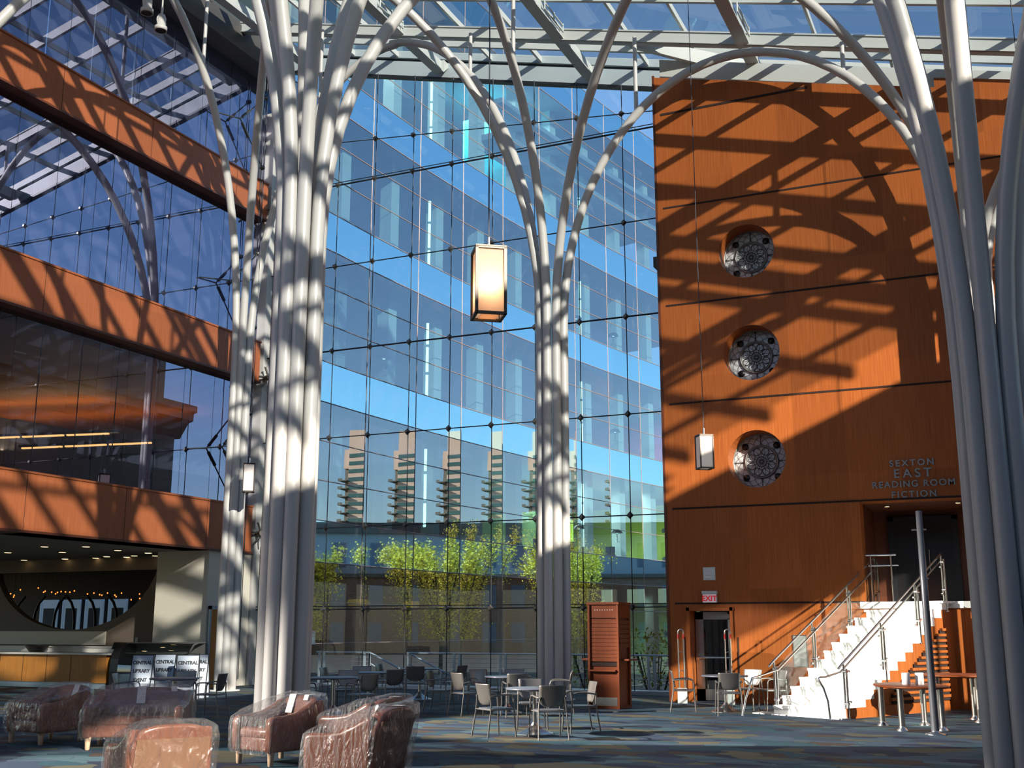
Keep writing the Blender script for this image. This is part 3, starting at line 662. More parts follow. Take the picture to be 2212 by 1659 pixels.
# guards
def guard(x, posts, name):
    for y in posts:
        z = ri*(y/tr) if y > 0 else 0
        m_ = MB(); b = max(0, z-.22)
        m_.tube([(x-.03, y, b), (x-.03, y, z+1.0)], .022, 10); m_.tube([(x+.03, y, b), (x+.03, y, z+.92)], .022, 10)
        m_.tube([(x-.05, y, z+.25), (x+.05, y, z+.25)], .03, 8); m_.tube([(x-.05, y, z+.86), (x+.05, y, z+.86)], .03, 8); m_.lathe([(.06,0),(.06,.015),(.02,.02)], 14, (x, y, b))
        m_.build('guard_post', 'chrome', st)
    for a, b_ in zip(posts[:-1], posts[1:]):
        za, zb = ri*a/tr, ri*b_/tr; m_ = MB(); o_ = .1
        m_.hexa([(x-.006, a+o_, za+.16), (x+.006, a+o_, za+.16), (x+.006, b_-o_, zb+.12), (x-.006, b_-o_, zb+.12), (x-.006, a+o_, za+.92), (x+.006, a+o_, za+.92), (x+.006, b_-o_, zb+.88), (x-.006, b_-o_, zb+.88)])
        gp = m_.build('glass_panel', 'glass_guard', st)
        for fy in (.08, .92):
            for fz_ in (.22, .8):
                m_ = MB(); yy = a + (b_-a)*fy; m_.tube([(x-.025, yy, za+(zb-za)*fy+fz_), (x+.025, yy, za+(zb-za)*fy+fz_)], .022, 8); m_.build('glass_clamp', 'chrome', gp)
    e = posts[-1]
    m_ = MB(); m_.tube([(x-.03, -.12, 1.03-.08), (x-.03, .0, 1.03), (x-.03, e, ri*e/tr+1.03)], .024, 10); m_.build('handrail', 'steel', st)
    m_ = MB(); s = x + (.07 if name == 'L' else -.07)
    m_.tube([(s, -1.15, .02), (s, -1.02, .35), (s, -.86, .62), (s-.0, -.80, .74), (s, -.62, .76), (s, .05, .86+.02), (s, e, ri*e/tr+.86)] if name == 'L' else [(s, -.42, .02), (s, -.46, .35), (s, -.58, .60), (s, -.74, .78), (s, -.66, .80), (s, -.5, .80), (s, 0, .88), (s, e, ri*e/tr+.86)], .02, 10); m_.build('lower_handrail', 'steel', st)
guard(.05, [.05, 1.42, 2.8, 3.95], 'L')
guard(sw+.03, [.05, 1.42, 2.8, 3.95], 'R')
# level guard at the landing edge
t = thing('landing_guard', 'short steel and glass guard on the landing at the stair head', 'railing', (-3.3, VW+.25, 2.3))
for x in (.05, .5): m_ = MB(); m_.tube([(x, 0, 0), (x, 0, 1.05)], .022, 8); m_.build('guard_post', 'chrome', t)
m_ = MB(); m_.tube([(-.05, 0, 1.06), (.62, 0, 1.06)], .022, 8); m_.tube([(.0, 0, .82), (.66, 0, .82)], .018, 8); m_.build('handrail', 'chrome', t)
m_ = MB(); m_.box((.1, -.006, .12), (.46, .006, .95)); m_.build('glass_panel', 'glass_guard', t)

# ------------------------------------------------------------------ things on and near the wood wall
sg = thing('wall_sign', 'raised metal lettering over the recess at the stair head', 'sign', (-2.19, VW-.002, 4.85))
RX = Matrix.Rotation(PI/2, 4, 'X')
for txt, s, z, sp in (('SEXTON', .205, .50, 1.35), ('EAST', .285, .235, 1.45), ('READING ROOM', .205, .02, 1.22), ('FICTION', .205, -.22, 1.3)):
    m_ = text_mb(txt, s, .012, 'CENTER', sp, .004); xf(m_, Matrix.Translation((.02, -.012, z)) @ RX); m_.build('lettering', 'letter', sg)
t = thing('exit_sign', 'lit red exit sign above the glass door in the wood wall', 'sign', (-6.97, VW-.11, 2.31))
m_ = MB(); m_.rbox((-.17, 0, 0), (.17, .10, .21), .012, 2); m_.build('housing', 'grey_box', t)
m_ = MB(); m_.box((-.16, -.004, .01), (.16, 0, .20)); m_.build('face', 'exit_face', t)
m_ = text_mb('EXIT', .17, .003, 'CENTER', 1.05, .006); xf(m_, Matrix.Translation((0, -.006, .045)) @ RX); m_.build('lettering', 'exit_red', t)
m_ = MB(); m_.box((-.18, -.02, .21), (.18, .11, .275)); m_.build('top_cap', 'grey_box', t)
t = thing('wall_panel', 'small pale grey square access panel above the exit sign', 'panel', (-6.98, VW-.012, 3.0))
m_ = MB(); m_.rbox((-.15, 0, -.155), (.15, .012, .155), .005, 2); m_.build('plate', 'grey_box', t)
m_ = MB()
for k in range(9): m_.box((-.13, -.004, -.13+.03*k), (.13, 0, -.118+.03*k))
m_.build('grille', 'white_paint', t)
t = thing('wall_notice', 'grey framed notice on the wood wall behind the stair guard', 'notice', (-4.91, VW-.02, 1.2))
m_ = MB(); m_.box((-.16, 0, -.36), (.16, .02, .36)); m_.build('frame', 'steel', t)
m_ = MB(); m_.box((-.14, -.003, -.34), (.14, 0, .34)); m_.build('face', 'plaque', t)
for x, lab in ((-7.58, 'tall hooped tube with red bands left of the exit door'), (-6.46, 'tall hooped tube with red bands in front of the exit door right side')):
    t = thing('hoop_stand', lab, 'tubular stand', (x, 26.45, 0), 0, 'hooped tubular stands by the exit door')
    arc = [(.065*math.cos(PI*i/10)*-1, 0, 1.62+.065*math.sin(PI*i/10)) for i in range(11)]
    m_ = MB(); m_.tube([(-.065,0,0)] + arc + [(.065,0,0)], .018, 8); m_.tube([(-.065,0,1.15),(0,0,1.18),(.065,0,1.15)], .01, 6); m_.tube([(-.065,0,.72),(0,0,.75),(.065,0,.72)], .01, 6); m_.build('tube', 'steel', t)
    m_ = MB()
    for s in (-.065, .065): m_.tube([(s,0,1.47),(s,0,1.58)], .021, 8)
    m_.build('red_band', 'red', t)
    m_ = MB(); m_.box((-.10,-.06,0),(.10,.06,.34)); m_.build('foot_box', 'grey_box', t)
for x, y in ((-2.9, 28.2), (-1.3, 28.0)):
    t = thing('recess_downlight', 'small downlight in the recess ceiling, %s' % ('left one above the dark door' if x < -2 else 'right one near the big column'), 'downlight', (x, y, 4.57), 0, 'downlights in the stair-head recess')
    m_ = MB(); m_.lathe([(.09,0),(.09,-.02),(.065,-.02)], 16); m_.build('trim_ring', 'steel', t)
    m_ = MB(); m_.lathe([(0,-.012),(.065,-.012)], 16); m_.build('lamp', 'warm_lamp', t)

# ------------------------------------------------------------------ kiosk
t = thing('kiosk', 'tall cherry-wood slatted kiosk standing by the glass wall', 'kiosk', (-8.62, 24.33, 0), -.06)
w, dp, h = .74, .62, 2.28
m_ = MB()
for sx in (-1, 1):
    for y in (-dp/2, dp/2): m_.box((sx*w/2-.05*(sx > 0)-.0, y-.04, 0), (sx*w/2+.05*(sx < 0), y+.04, h-.06))
m_.box((-w/2, -dp/2, h-.34), (w/2, dp/2, h-.05)); m_.box((-w/2-.02, -dp/2-.05, h-.05), (w/2+.02, dp/2+.05, h)); m_.box((-w/2+.04, -dp/2+.02, .05), (w/2-.04, dp/2-.02, .95)); m_.box((-w/2, -dp/2-.02, 0), (w/2, dp/2+.02, .06)); m_.build('carcass', 'wood_kiosk', t)
m_ = MB(); m_.box((-w/2+.05, -.02, .9), (w/2-.05, .02, h-.3)); m_.build('slat_panel', 'wood_kiosk', t)
m_ = MB(); m_.box((w/2-.07, -dp/2+.04, .95), (w/2-.04, dp/2-.04, h-.06)); m_.box((-w/2+.04, -dp/2+.04, .95), (-w/2+.07, dp/2-.04, h-.06)); m_.build('inner_side', 'wood_dark', t)  # darker wood carries the shadow on the kiosk's side
m_ = MB()
for k in range(11): m_.box((-w/2+.05, -dp/2+.0, 1.0+.082*k), (w/2-.05, -dp/2+.035, 1.074+.082*k))
m_.box((-w/2+.05, -dp/2, 1.9), (w/2-.05, -dp/2+.035, h-.36)); m_.build('front_slat', 'wood_kiosk', t)
m_ = MB()
for k in range(6): m_.box((w/2-.03, -dp/2+.05, 1.3+.1*k), (w/2, dp/2-.05, 1.385+.1*k))
m_.build('side_slat', 'wood_dark', t)  # side shadow put into the colour by using the darker wood
for a, b_, z in (((-w/2+.03, -dp/2-.09), (w/2-.07, -dp/2), .79), ((w/2, -dp/2+.06), (w/2+.19, dp/2-.04), 1.02), ((-w/2-.19, -dp/2+.06), (-w/2, dp/2-.04), 1.02)):
    m_ = MB(); m_.box((a[0], a[1], z), (b_[0], b_[1], z+.035)); m_.build('shelf', 'wood_kiosk', t)
m_ = MB(); m_.box((-w/2+.05, -dp/2-.004, .90), (w/2-.05, -dp/2+.03, .98)); m_.build('slot', 'groove', t)
m_ = MB()
for i in range(22):
    for j in range(6): m_.box((-w/2+.09+.0265*i, -dp/2-.003, .07+.027*j), (-w/2+.105+.0265*i, -dp/2+.02, .085+.027*j))
m_.box((-w/2+.08, -dp/2+.018, .06), (w/2-.06, -dp/2+.021, .235)); m_.build('vent_grille', 'steel', t)
m_ = MB()
for i in range(8): m_.lathe([(0,0),(.009,0)], 8, (0,0,0)); 
m_ = MB()
for i in range(8): m_.box((-w/2+.16+.06*i, -dp/2-.003, h-.175), (-w/2+.175+.06*i, -dp/2, h-.16))
m_.build('stud', 'paper', t)

# ------------------------------------------------------------------ cafe tables and armchairs
GRP = 'silver cafe armchairs'
def make_chair():
    t = thing('cafe_chair', 'x', 'chair', (0,0,0), 0, GRP)
    m_ = MB()
    N = 12; prof = []
    for i in range(N+1):
        a = -1 + 2*i/N; prof.append((a*.23, 0))
    pts = []; 
    out = [(-.21,-.20),(-.235,0),(-.225,.17),(-.18,.22),(0,.235),(.18,.22),(.225,.17),(.235,0),(.21,-.20),(.1,-.225),(-.1,-.225)]
    m_.prism(out, .435, .452, 'z'); m_.build('seat', 'seat_dark', t)
    m_ = MB(); vs = []; fs = []
    rowsz = [(.50,.11,-.215),(.53,.17,-.222),(.58,.205,-.232),(.66,.215,-.245),(.75,.22,-.262),(.82,.222,-.28),(.838,.215,-.285)]
    for z, hw, y in rowsz:
        for i in range(9):
            a = -1+i/4; vs.append((a*hw, y + .035*a*a, z))
    for i in range(len(rowsz)-1):
        for j in range(8): fs.append((i*9+j, i*9+j+1, (i+1)*9+j+1, (i+1)*9+j))
    n = len(vs); vs2 = [(x, y-.012, z) for x, y, z in vs]; 
    rim = [j for j in range(9)] + [i*9+8 for i in range(1, len(rowsz))] + [(len(rowsz)-1)*9+7-j for j in range(8)] + [i*9 for i in range(len(rowsz)-2, 0, -1)]
    fs2 = [tuple(q+n for q in reversed(f)) for f in fs] + [(rim[i], rim[(i+1) % len(rim)], rim[(i+1) % len(rim)]+n, rim[i]+n) for i in range(len(rim))]
    m_.add(vs+vs2, fs+fs2, True); m_.build('backrest', 'chair_metal', t)
    for s in (-1, 1):
        m_ = MB(); m_.tube([(s*.265,.23,0),(s*.25,.205,.42),(s*.245,.19,.60)], .0125, 8); m_.build('leg', 'chair_metal', t)
        m_ = MB(); m_.tube([(s*.25,-.30,0),(s*.232,-.235,.40),(s*.225,-.225,.52),(s*.20,-.235,.66)], .0125, 8); m_.build('leg', 'chair_metal', t)
        m_ = MB(); m_.tube([(s*.245,.19,.60),(s*.245,.17,.645),(s*.25,.11,.665),(s*.258,-.02,.668),(s*.255,-.14,.655),(s*.222,-.235,.64)], .0135, 8); m_.build('armrest', 'chair_metal', t)
    m_ = MB(); m_.tube([(-.25,.2,.43),(.25,.2,.43)], .010, 6); m_.tube([(-.232,-.235,.43),(.232,-.235,.43)], .010, 6); m_.tube([(-.245,.2,.43),(-.23,-.235,.43)], .010, 6); m_.tube([(.245,.2,.43),(.23,-.235,.43)], .010, 6); m_.build('seat_frame', 'chair_metal', t)
    return t
def make_table():
    t = thing('cafe_table', 'x', 'table', (0,0,0), 0, 'round cafe tables')
    m_ = MB(); m_.lathe([(0,.715),(.47,.715),(.49,.722),(.49,.738),(.48,.745),(0,.745)], 40); m_.build('table_top', 'table_top', t)
    m_ = MB(); m_.lathe([(.036,.15),(.036,.71)], 16); m_.lathe([(.16,.69),(.16,.715)], 16); m_.build('column', 'steel', t)
    m_ = MB(); m_.lathe([(.33,0),(.33,.012),(.24,.04),(.14,.085),(.07,.14),(.036,.19)], 8, smooth=False); m_.build('flared_base', 'steel', t)
    return t
proto_c = make_chair(); proto_t = make_table(); first = [True, True]
def chair(u, v, face, lab):
    """face = point the sitter looks at"""
    rz = math.atan2(face[1]-v, face[0]-u) - PI/2
    if first[0]:
        first[0] = False; proto_c.location = (u, v, 0); proto_c.rotation_euler = (0,0,rz); proto_c['label'] = lab; return proto_c
    return dup(proto_c, (u, v, 0), rz, lab)
def table(u, v, lab):
    if first[1]:
        first[1] = False; proto_t.location = (u, v, 0); proto_t['label'] = lab; return proto_t
    return dup(proto_t, (u, v, 0), 0, lab)
TA = (-7.70, 17.95); table(*TA, 'nearest round cafe table, standing in front of the kiosk')
chair(-8.12, 17.30, TA, 'cafe chair left of the nearest round table, seen from behind')
chair(-8.12, 18.80, TA, 'cafe chair on the far side of the nearest round table, facing the camera')
chair(-7.18, 17.30, TA, 'cafe chair at the nearest table with its back to the camera, right front')
chair(-7.08, 18.42, TA, 'cafe chair right of the nearest table, in front of the kiosk')
TB = (-10.05, 22.0); table(*TB, 'round cafe table behind the nearest one, left of the branching column')
chair(-11.5, 21.75, TB, 'cafe chair seen side-on, left of the table by the column')
chair(-10.9, 22.6, TB, 'cafe chair beyond the table by the column, back to the glass')
chair(-10.35, 22.95, TB, 'sky-lit cafe chair on the far side of the table by the column')
chair(-9.05, 22.4, TB, 'cafe chair right of the table by the column, arm turned to the kiosk')
chair(-9.5, 21.2, TB, 'cafe chair just behind the nearest table, back to the camera')
chair(-10.55, 21.1, TB, 'cafe chair with a dark back, left front of the table by the column')
TC = (-13.05, 20.05); table(*TC, 'round cafe table right of the thick branching column')
chair(-12.2, 19.75, TC, 'cafe chair right of the table by the thick column, dark back to camera')
chair(-13.25, 19.15, TC, 'cafe chair half hidden by the thick branching column')
chair(-13.35, 20.95, TC, 'cafe chair behind the table by the thick column, facing the camera')
chair(-13.95, 20.4, TC, 'pale cafe chair just right of the thick column, farther back')
TD = (-13.75, 22.55); table(*TD, 'round cafe table in the middle of the left rear group')
chair(-12.95, 22.1, TD, 'cafe chair with a large dark back in the middle of the rear group')
chair(-14.3, 23.2, TD, 'bright sky-lit cafe chair facing the camera in the rear group')
chair(-14.6, 22.4, TD, 'cafe chair on the left of the middle rear table')
TE = (-13.85, 25.1); table(*TE, 'farthest round cafe table, nearest the glass wall')
chair(-13.45, 24.2, TE, 'cafe chair at the farthest table, back to the camera')
chair(-12.85, 25.0, TE, 'cafe chair seen side-on right of the farthest table, before the outdoor stair rail')
chair(-14.7, 25.0, TE, 'cafe chair left of the farthest table by the glass')
TFb = (-15.75, 18.4); table(*TFb, 'round cafe table in front of the sandwich boards')
chair(-15.0, 18.6, TFb, 'cafe chair right of the table in front of the sandwich boards, dark back')
chair(-16.55, 17.95, TFb, 'cafe chair left of the table in front of the sandwich boards')
chair(-16.2, 19.2, TFb, 'cafe chair behind the table in front of the sandwich boards')
TG = (-6.0, 24.2); table(*TG, 'round cafe table in front of the exit door')
chair(-6.82, 23.95, TG, 'cafe chair left of the exit-door table, turned to the right')
chair(-5.72, 23.35, TG, 'cafe chair at the exit-door table with its back to the camera')
chair(-5.72, 25.05, TG, 'shiny cafe chair facing the camera behind the exit-door table')
chair(-5.12, 24.75, TG, 'cafe chair with a dark back beside the foot of the stair')
chair(-17.6, 25.2, (-18.6, 25.0), 'lone cafe chair seen edge-on, left of the thick column near the glass')

# ------------------------------------------------------------------ leather seats wrapped in film
def hull_cover(pts, parent, infl=.02, seed=0):
    bm = bmesh.new()
    for p in pts: bm.verts.new(p)
    r = bmesh.ops.convex_hull(bm, input=list(bm.verts))
    dead = [e for e in set(r['geom_interior'] + r['geom_unused']) if isinstance(e, bmesh.types.BMVert)]
    if dead: bmesh.ops.delete(bm, geom=dead, context='VERTS')
    for k in range(3): bmesh.ops.subdivide_edges(bm, edges=[e for e in bm.edges if e.calc_length() > .11], cuts=1, use_grid_fill=True); bmesh.ops.triangulate(bm, faces=bm.faces)
    bmesh.ops.smooth_vert(bm, verts=bm.verts, factor=.4, use_axis_x=True, use_axis_y=True, use_axis_z=True)
    bm.normal_update(); rr = random.Random(seed)
    from mathutils import noise
    off = Vector((rr.random()*9, rr.random()*9, 0))
    for v in bm.verts:
        k = noise.noise(Vector((v.co.x*5, v.co.y*5, v.co.z*2.2)) + off) ; k2 = noise.noise(v.co*14+off)
        v.co += v.normal*(infl + .028*k + .010*k2)
    low = [f for f in bm.faces if f.normal.z < -.6]; bmesh.ops.delete(bm, geom=low, context='FACES')
    mb = MB(); mb.from_bm(bm, True); return mb.build('plastic_cover', 'plastic', parent)
def seat_thing(name, lab, cat, u, v, front, w=.84, back=.84, seed=1, tags=((0,0),), cover=True):
    rz = math.atan2(front[1], front[0]) - PI/2
    t = thing(name, lab, cat, (u, v, 0), rz, 'leather seats wrapped in clear film')
    h = w/2
    m_ = MB(); m_.rbox((-h+.08, -.33, .17), (h-.08, .40, .36), .035); m_.build('seat_base', 'leather', t)
    m_ = MB(); m_.rbox((-h+.11, -.26, .33), (h-.11, .42, .47), .055, 4); m_.build('seat_cushion', 'leather', t)
    m_ = MB()  # back: raked slab with rounded shoulders and a softly bowed top
    n = 14; poly = []
    for i in range(n+1):
        a = -1+2*i/n; zz = back - .10*abs(a)**3.2 - (.12 if abs(a) > .99 else 0); poly.append((a*(h-.01), zz))
    bot = [(h-.05, .20), (-h+.05, .20)]
    bm = bmesh.new(); lo = [(x, z) for x, z in poly] + bot
    def rake(z, y0): return y0 - .20*(z-.2)/.65
    f_ = [bm.verts.new((x, rake(z, -.17), z)) for x, z in lo]; b_ = [bm.verts.new((x*.98, rake(z, -.33), z)) for x, z in lo]
    bm.faces.new(f_); bm.faces.new(b_[::-1])
    for i in range(len(lo)): bm.faces.new((f_[i], f_[(i+1) % len(lo)], b_[(i+1) % len(lo)], b_[i]))
    bmesh.ops.recalc_face_normals(bm, faces=bm.faces)
    bmesh.ops.bevel(bm, geom=[e for e in bm.edges if abs((e.verts[0].co-e.verts[1].co).normalized().y) < .7], offset=.045, segments=3, affect='EDGES', profile=.6)
    m_.from_bm(bm, True); m_.build('backrest', 'leather', t)
    m_ = MB(); m_.box((-h+.09, rake(.2,-.335)-.004, .20), (h-.09, rake(.2,-.335)+.004, .22)); 
    m_.hexa([(-h+.05, rake(.22,-.342), .22), (h-.05, rake(.22,-.342), .22), (h-.05, rake(.22,-.33), .22), (-h+.05, rake(.22,-.33), .22), (-h+.06, rake(back-.13,-.342), back-.13), (h-.06, rake(back-.13,-.342), back-.13), (h-.06, rake(back-.13,-.33), back-.13), (-h+.06, rake(back-.13,-.33), back-.13)])
    m_.build('rear_panel', 'lit_leather', t)
    for s in (-1, 1):
        prof = [(.44, .17), (.455, .30), (.46, .52), (.44, .585), (.38, .61), (.20, .615), (0, .64), (-.15, .70), (-.30, .78), (-.40, .80), (-.40, .3), (-.36, .17)]
        bm = bmesh.new(); a0, a1 = (s*h, s*(h-.13))
        L_ = [bm.verts.new((a0, y, z)) for y, z in prof]; R_ = [bm.verts.new((a1, y, z)) for y, z in prof]
        bm.faces.new(L_); bm.faces.new(R_[::-1])
        for i in range(len(prof)): bm.faces.new((L_[i], L_[(i+1) % len(prof)], R_[(i+1) % len(prof)], R_[i]))
        bmesh.ops.recalc_face_normals(bm, faces=bm.faces)
        bmesh.ops.bevel(bm, geom=list(L_[0].link_edges)*0 + [e for e in bm.edges if abs(e.verts[0].co.x-e.verts[1].co.x) < .01], offset=.05, segments=3, affect='EDGES', profile=.6)
        m_ = MB(); m_.from_bm(bm, True); m_.build('armrest', 'leather', t)
    for sx in (-1, 1):
        for y in (-.34, .37):
            m_ = MB(); m_.lathe([(.026,0),(.034,.01),(.040,.10),(.045,.155),(.052,.165),(.052,.185)], 14, (sx*(h-.08), y, 0)); m_.build('leg', 'leg_wood', t)
    for i, (tx, kind) in enumerate(tags):
        m_ = MB(); z1 = back+.012; yt = rake(back, -.25)
        wdt, dep = (.13, .24) if kind else (.09, .07)
        m_.add([(tx-wdt/2, rake(back,-.30), z1), (tx+wdt/2, rake(back,-.30), z1), (tx+wdt/2, rake(back,-.16), z1), (tx-wdt/2, rake(back,-.16), z1), (tx-wdt/2-.01, rake(back-dep,-.145), z1-dep), (tx+wdt/2-.01, rake(back-dep,-.145), z1-dep)], [(0,1,2,3), (3,2,5,4)]); m_.build('paper_tag', 'paper', t, fix=False)
    if cover:
        P = []
        for sx in (-1, 1):
            for y, z in ((.47, .60), (.48, .50), (.47, .15), (-.42, .14), (-.44, .80), (.40, .635), (-.47, .72)): P.append((sx*(h+.015), y, z))
            P += [(sx*(h-.10), rake(back, -.17), back+.02), (sx*(h-.10), rake(back, -.36), back+.02), (sx*.1, rake(back, -.17), back+.03), (sx*.1, rake(back,-.36), back+.03)]
        hull_cover(P, t, seed=seed)
    return t
seat_thing('armchair', 'film-wrapped leather armchair at far left, in the shade', 'armchair', -14.1, 13.62, (-.12, -1), .86, seed=2, tags=((-.18, 1),))
seat_thing('loveseat', 'film-wrapped leather two-seat sofa at left with two paper tags', 'sofa', -12.28, 13.62, (.50, -.86), 1.42, seed=3, tags=((-.42, 0), (.06, 1)))
seat_thing('armchair', 'film-wrapped leather armchair standing in front of the thick white column', 'armchair', -9.22, 12.86, (-.25, -.97), .80, seed=4, tags=((.14, 1), (-.14, 0)))
seat_thing('armchair', 'film-wrapped armchair at bottom left seen from behind with its lit-toned leather rear panel', 'armchair', -7.95, 9.12, (-.84, .54), .82, seed=5, tags=())
seat_thing('armchair', 'sunlit film-wrapped armchair at bottom centre, seen from behind', 'armchair', -6.95, 11.22, (-1, -.02), .86, .88, seed=6, tags=((.1, 1),))
seat_thing('armchair', 'film-wrapped leather armchair partly hidden behind the sunlit one', 'armchair', -8.15, 13.28, (-.95, .10), .84, seed=7, tags=((.1, 0),))

# ------------------------------------------------------------------ bar tables, cups and post by the stair
def bar_table(lab, u, v, z, rx, ry, rz, legs):
    t = thing('bar_table', lab, 'table', (u, v, 0), rz, 'wooden tables on thick steel legs')
    m_ = MB(); m_.lathe([(0,z-.035),(.97,z-.035),(1,z-.025),(1,z-.005),(.985,z),(0,z)], 44); m_.v = [(x*rx, y*ry, q) for x, y, q in m_.v]; m_.build('table_top', 'wood_kiosk', t)
    for x, y in legs:
        m_ = MB(); m_.lathe([(.10,0),(.10,.012),(.055,.05),(.052,.09),(.052,z-.04)], 18, (x, y, 0)); m_.build('leg', 'steel', t)
    m_ = MB()
    for (x0, y0), (x1, y1) in zip(legs, legs[1:]): m_.tube([(x0, y0, z-.05), (x1, y1, z-.05)], .015, 6)
    m_.build('under_frame', 'black_steel', t); return t
bar_table('lower oval wooden table with two white cups before the stair', -2.05, 21.75, .74, .62, .95, .35, [(-.35, -.62), (-.42, .45), (.35, -.55), (.35, .55)])
bar_table('oval wooden table against the louvred stair side, nearer the big column', -1.35, 23.7, .86, .75, .72, .2, [(-.42, -.1), (.28, -.30), (.3, .4)])
for k, (u, v, lab) in enumerate(((-2.12, 21.75, 'white cylinder cup on the oval table, nearer the stair'), (-1.90, 21.85, 'white cylinder cup on the oval table, nearer the grey post'))):
    t = thing('paper_cup', lab, 'cup', (u, v, .74), 0, 'white cups on the oval table')
    m_ = MB(); m_.lathe([(.068,0),(.072,.008),(.072,.205),(.066,.205),(.066,.03),(0,.03)], 24); m_.build('body', 'white_paint', t)
t = thing('metal_post', 'tall slim grey metal post standing beside the oval table', 'post', (-1.60, 20.58, 0))
m_ = MB(); m_.lathe([(.062,.02),(.060,2.0),(.052,3.7),(0,3.71)], 16); m_.build('pole', 'dark_post', t)
m_ = MB(); m_.lathe([(.16,0),(.16,.015),(.07,.03),(.062,.06)], 20); m_.build('foot', 'steel', t)
m_ = MB(); m_.tube([(-.14,0,3.38),(.10,0,3.38)], .014, 8); m_.tube([(-.05,0,2.55),(.08,0,2.55)], .016, 8); m_.build('cleat', 'steel', t)

# ------------------------------------------------------------------ sandwich boards
def sandwich(u, v, rz, lab):
    t = thing('sandwich_board', lab, 'sign', (u, v, 0), rz, 'white sandwich boards')
    for s in (-1, 1):
        A = Matrix.Translation((0, s*.23, 0)) @ Matrix.Rotation(s*.21, 4, 'X')
        m_ = MB(); m_.rbox((-.27, -.012, .0), (.27, .012, 1.08), .01, 2); xf(m_, A); b_ = m_.build('board', 'sign_white', t)
        m_ = MB()
        for x in (-.27, .255): m_.box((x, -.016, 0), (x+.015, .016, 1.09))
        m_.box((-.27, -.016, 1.075), (.27, .016, 1.09)); xf(m_, A); m_.build('edge', 'black_steel', b_)
        for txt, sz, z in (('CENTRAL', .118, .86), ('LIBRARY', .118, .66), ('EVENT', .118, .44)):
            m_ = text_mb(txt, sz, .001, 'CENTER', .92, .005)
            F_ = Matrix.Translation((0, -.014, z)) @ RX if s < 0 else Matrix.Translation((0, .014, z)) @ Matrix.Rotation(PI, 4, 'Z') @ RX
            xf(m_, A @ F_); m_.build('lettering', 'ink', b_)
    m_ = MB(); m_.tube([(-.28, -.18, .35), (-.28, .18, .35)], .008, 6); m_.tube([(.28, -.18, .35), (.28, .18, .35)], .008, 6); m_.build('stay', 'black_steel', t)
    return t
sandwich(-20.05, 22.25, .36, 'front sandwich board of the left pair before the display case')
sandwich(-20.0, 23.0, .36, 'rear sandwich board of the left pair, half hidden')
sandwich(-18.95, 22.6, .52, 'front sandwich board of the right pair beside the white column')
sandwich(-19.3, 23.4, .42, 'rear sandwich board of the right pair, mostly hidden')

# ------------------------------------------------------------------ cafe counter and case
t = thing('cafe_counter', 'long wooden cafe counter with a pale stone top at left', 'counter', (0,0,0))
m_ = MB(); m_.box((-33, 25.5, .16), (-24.35, 26.2, .95)); m_.build('front_panel', 'oak', t)
m_ = MB(); m_.box((-33, 25.55, 0), (-24.4, 26.15, .16)); m_.build('kick_plate', 'kick', t)
m_ = MB(); m_.box((-33, 25.38, .95), (-24.2, 26.3, 1.0)); m_.build('worktop', 'stone_grey', t)
m_ = MB()
for x in (-25.7, -26.65, -27.6, -28.55): m_.box((x-.006, 25.494, .16), (x+.006, 25.5, .95))
m_.build('joint', 'groove', t)
m_ = MB(); m_.box((-33, 26.3, .95), (-24.3, 26.7, 1.14)); m_.box((-33, 26.25, 1.14), (-24.25, 26.8, 1.17)); m_.build('rear_shelf', 'stone_grey', t)
t = thing('serving_bowl', 'wide black bowl standing on the cafe counter', 'bowl', (-27.35, 25.75, 1.0))
m_ = MB(); m_.lathe([(.18,0),(.22,.02),(.36,.20),(.38,.22),(.34,.20),(.20,.04),(0,.03)], 28); m_.build('body', 'black', t)
t = thing('display_case', 'curved-glass pastry display case at the end of the counter', 'display case', (-22.78, 25.9, 0), .1)
curve = [(-.42, .0), (-.45, .5), (-.42, .85), (-.33, 1.08), (-.18, 1.24), (.05, 1.30), (.38, 1.30), (.38, 0)]
m_ = MB(); m_.prism(curve, -1.32, -1.05, 'x'); m_.build('black_end', 'black', t)
m_ = MB(); m_.tube([(1.25, y, z) for y, z in curve[:-1]], .03, 8); m_.build('front_frame', 'dark_grey', t)
m_ = MB(); n = len(curve)-2
m_.add([(-1.05, y, z) for y, z in curve[:-2]] + [(1.25, y, z) for y, z in curve[:-2]], [(i, i+1, n+i+1, n+i) for i in range(n-1)], True); m_.build('curved_glass', 'glass_case', t, fix=False)
m_ = MB(); m_.box((-1.05, -.38, 0), (1.22, .38, .42)); m_.build('base', 'kick', t)
m_ = MB(); m_.box((-1.05, .34, .42), (1.25, .38, 1.3)); m_.box((-1.05, -.1, 1.28), (1.25, .38, 1.31)); m_.build('back_panel', 'dark_grey', t)
for z in (.72, 1.0):
    m_ = MB(); m_.box((-1.03, -.25, z), (1.2, .33, z+.02)); m_.build('shelf', 'glass_guard', t)
t = thing('cash_register', 'small pale counter till beside the display case', 'till', (-24.55, 26.15, 1.0))
m_ = MB(); m_.box((-.2, -.16, 0), (.2, .16, .10)); m_.build('drawer', 'grey_box', t)
m_ = MB(); m_.hexa([(-.17,-.1,.1),(.17,-.1,.1),(.17,.1,.1),(-.17,.1,.1),(-.17,.0,.3),(.17,.0,.3),(.17,.05,.3),(-.17,.05,.3)]); m_.build('screen', 'black', t)
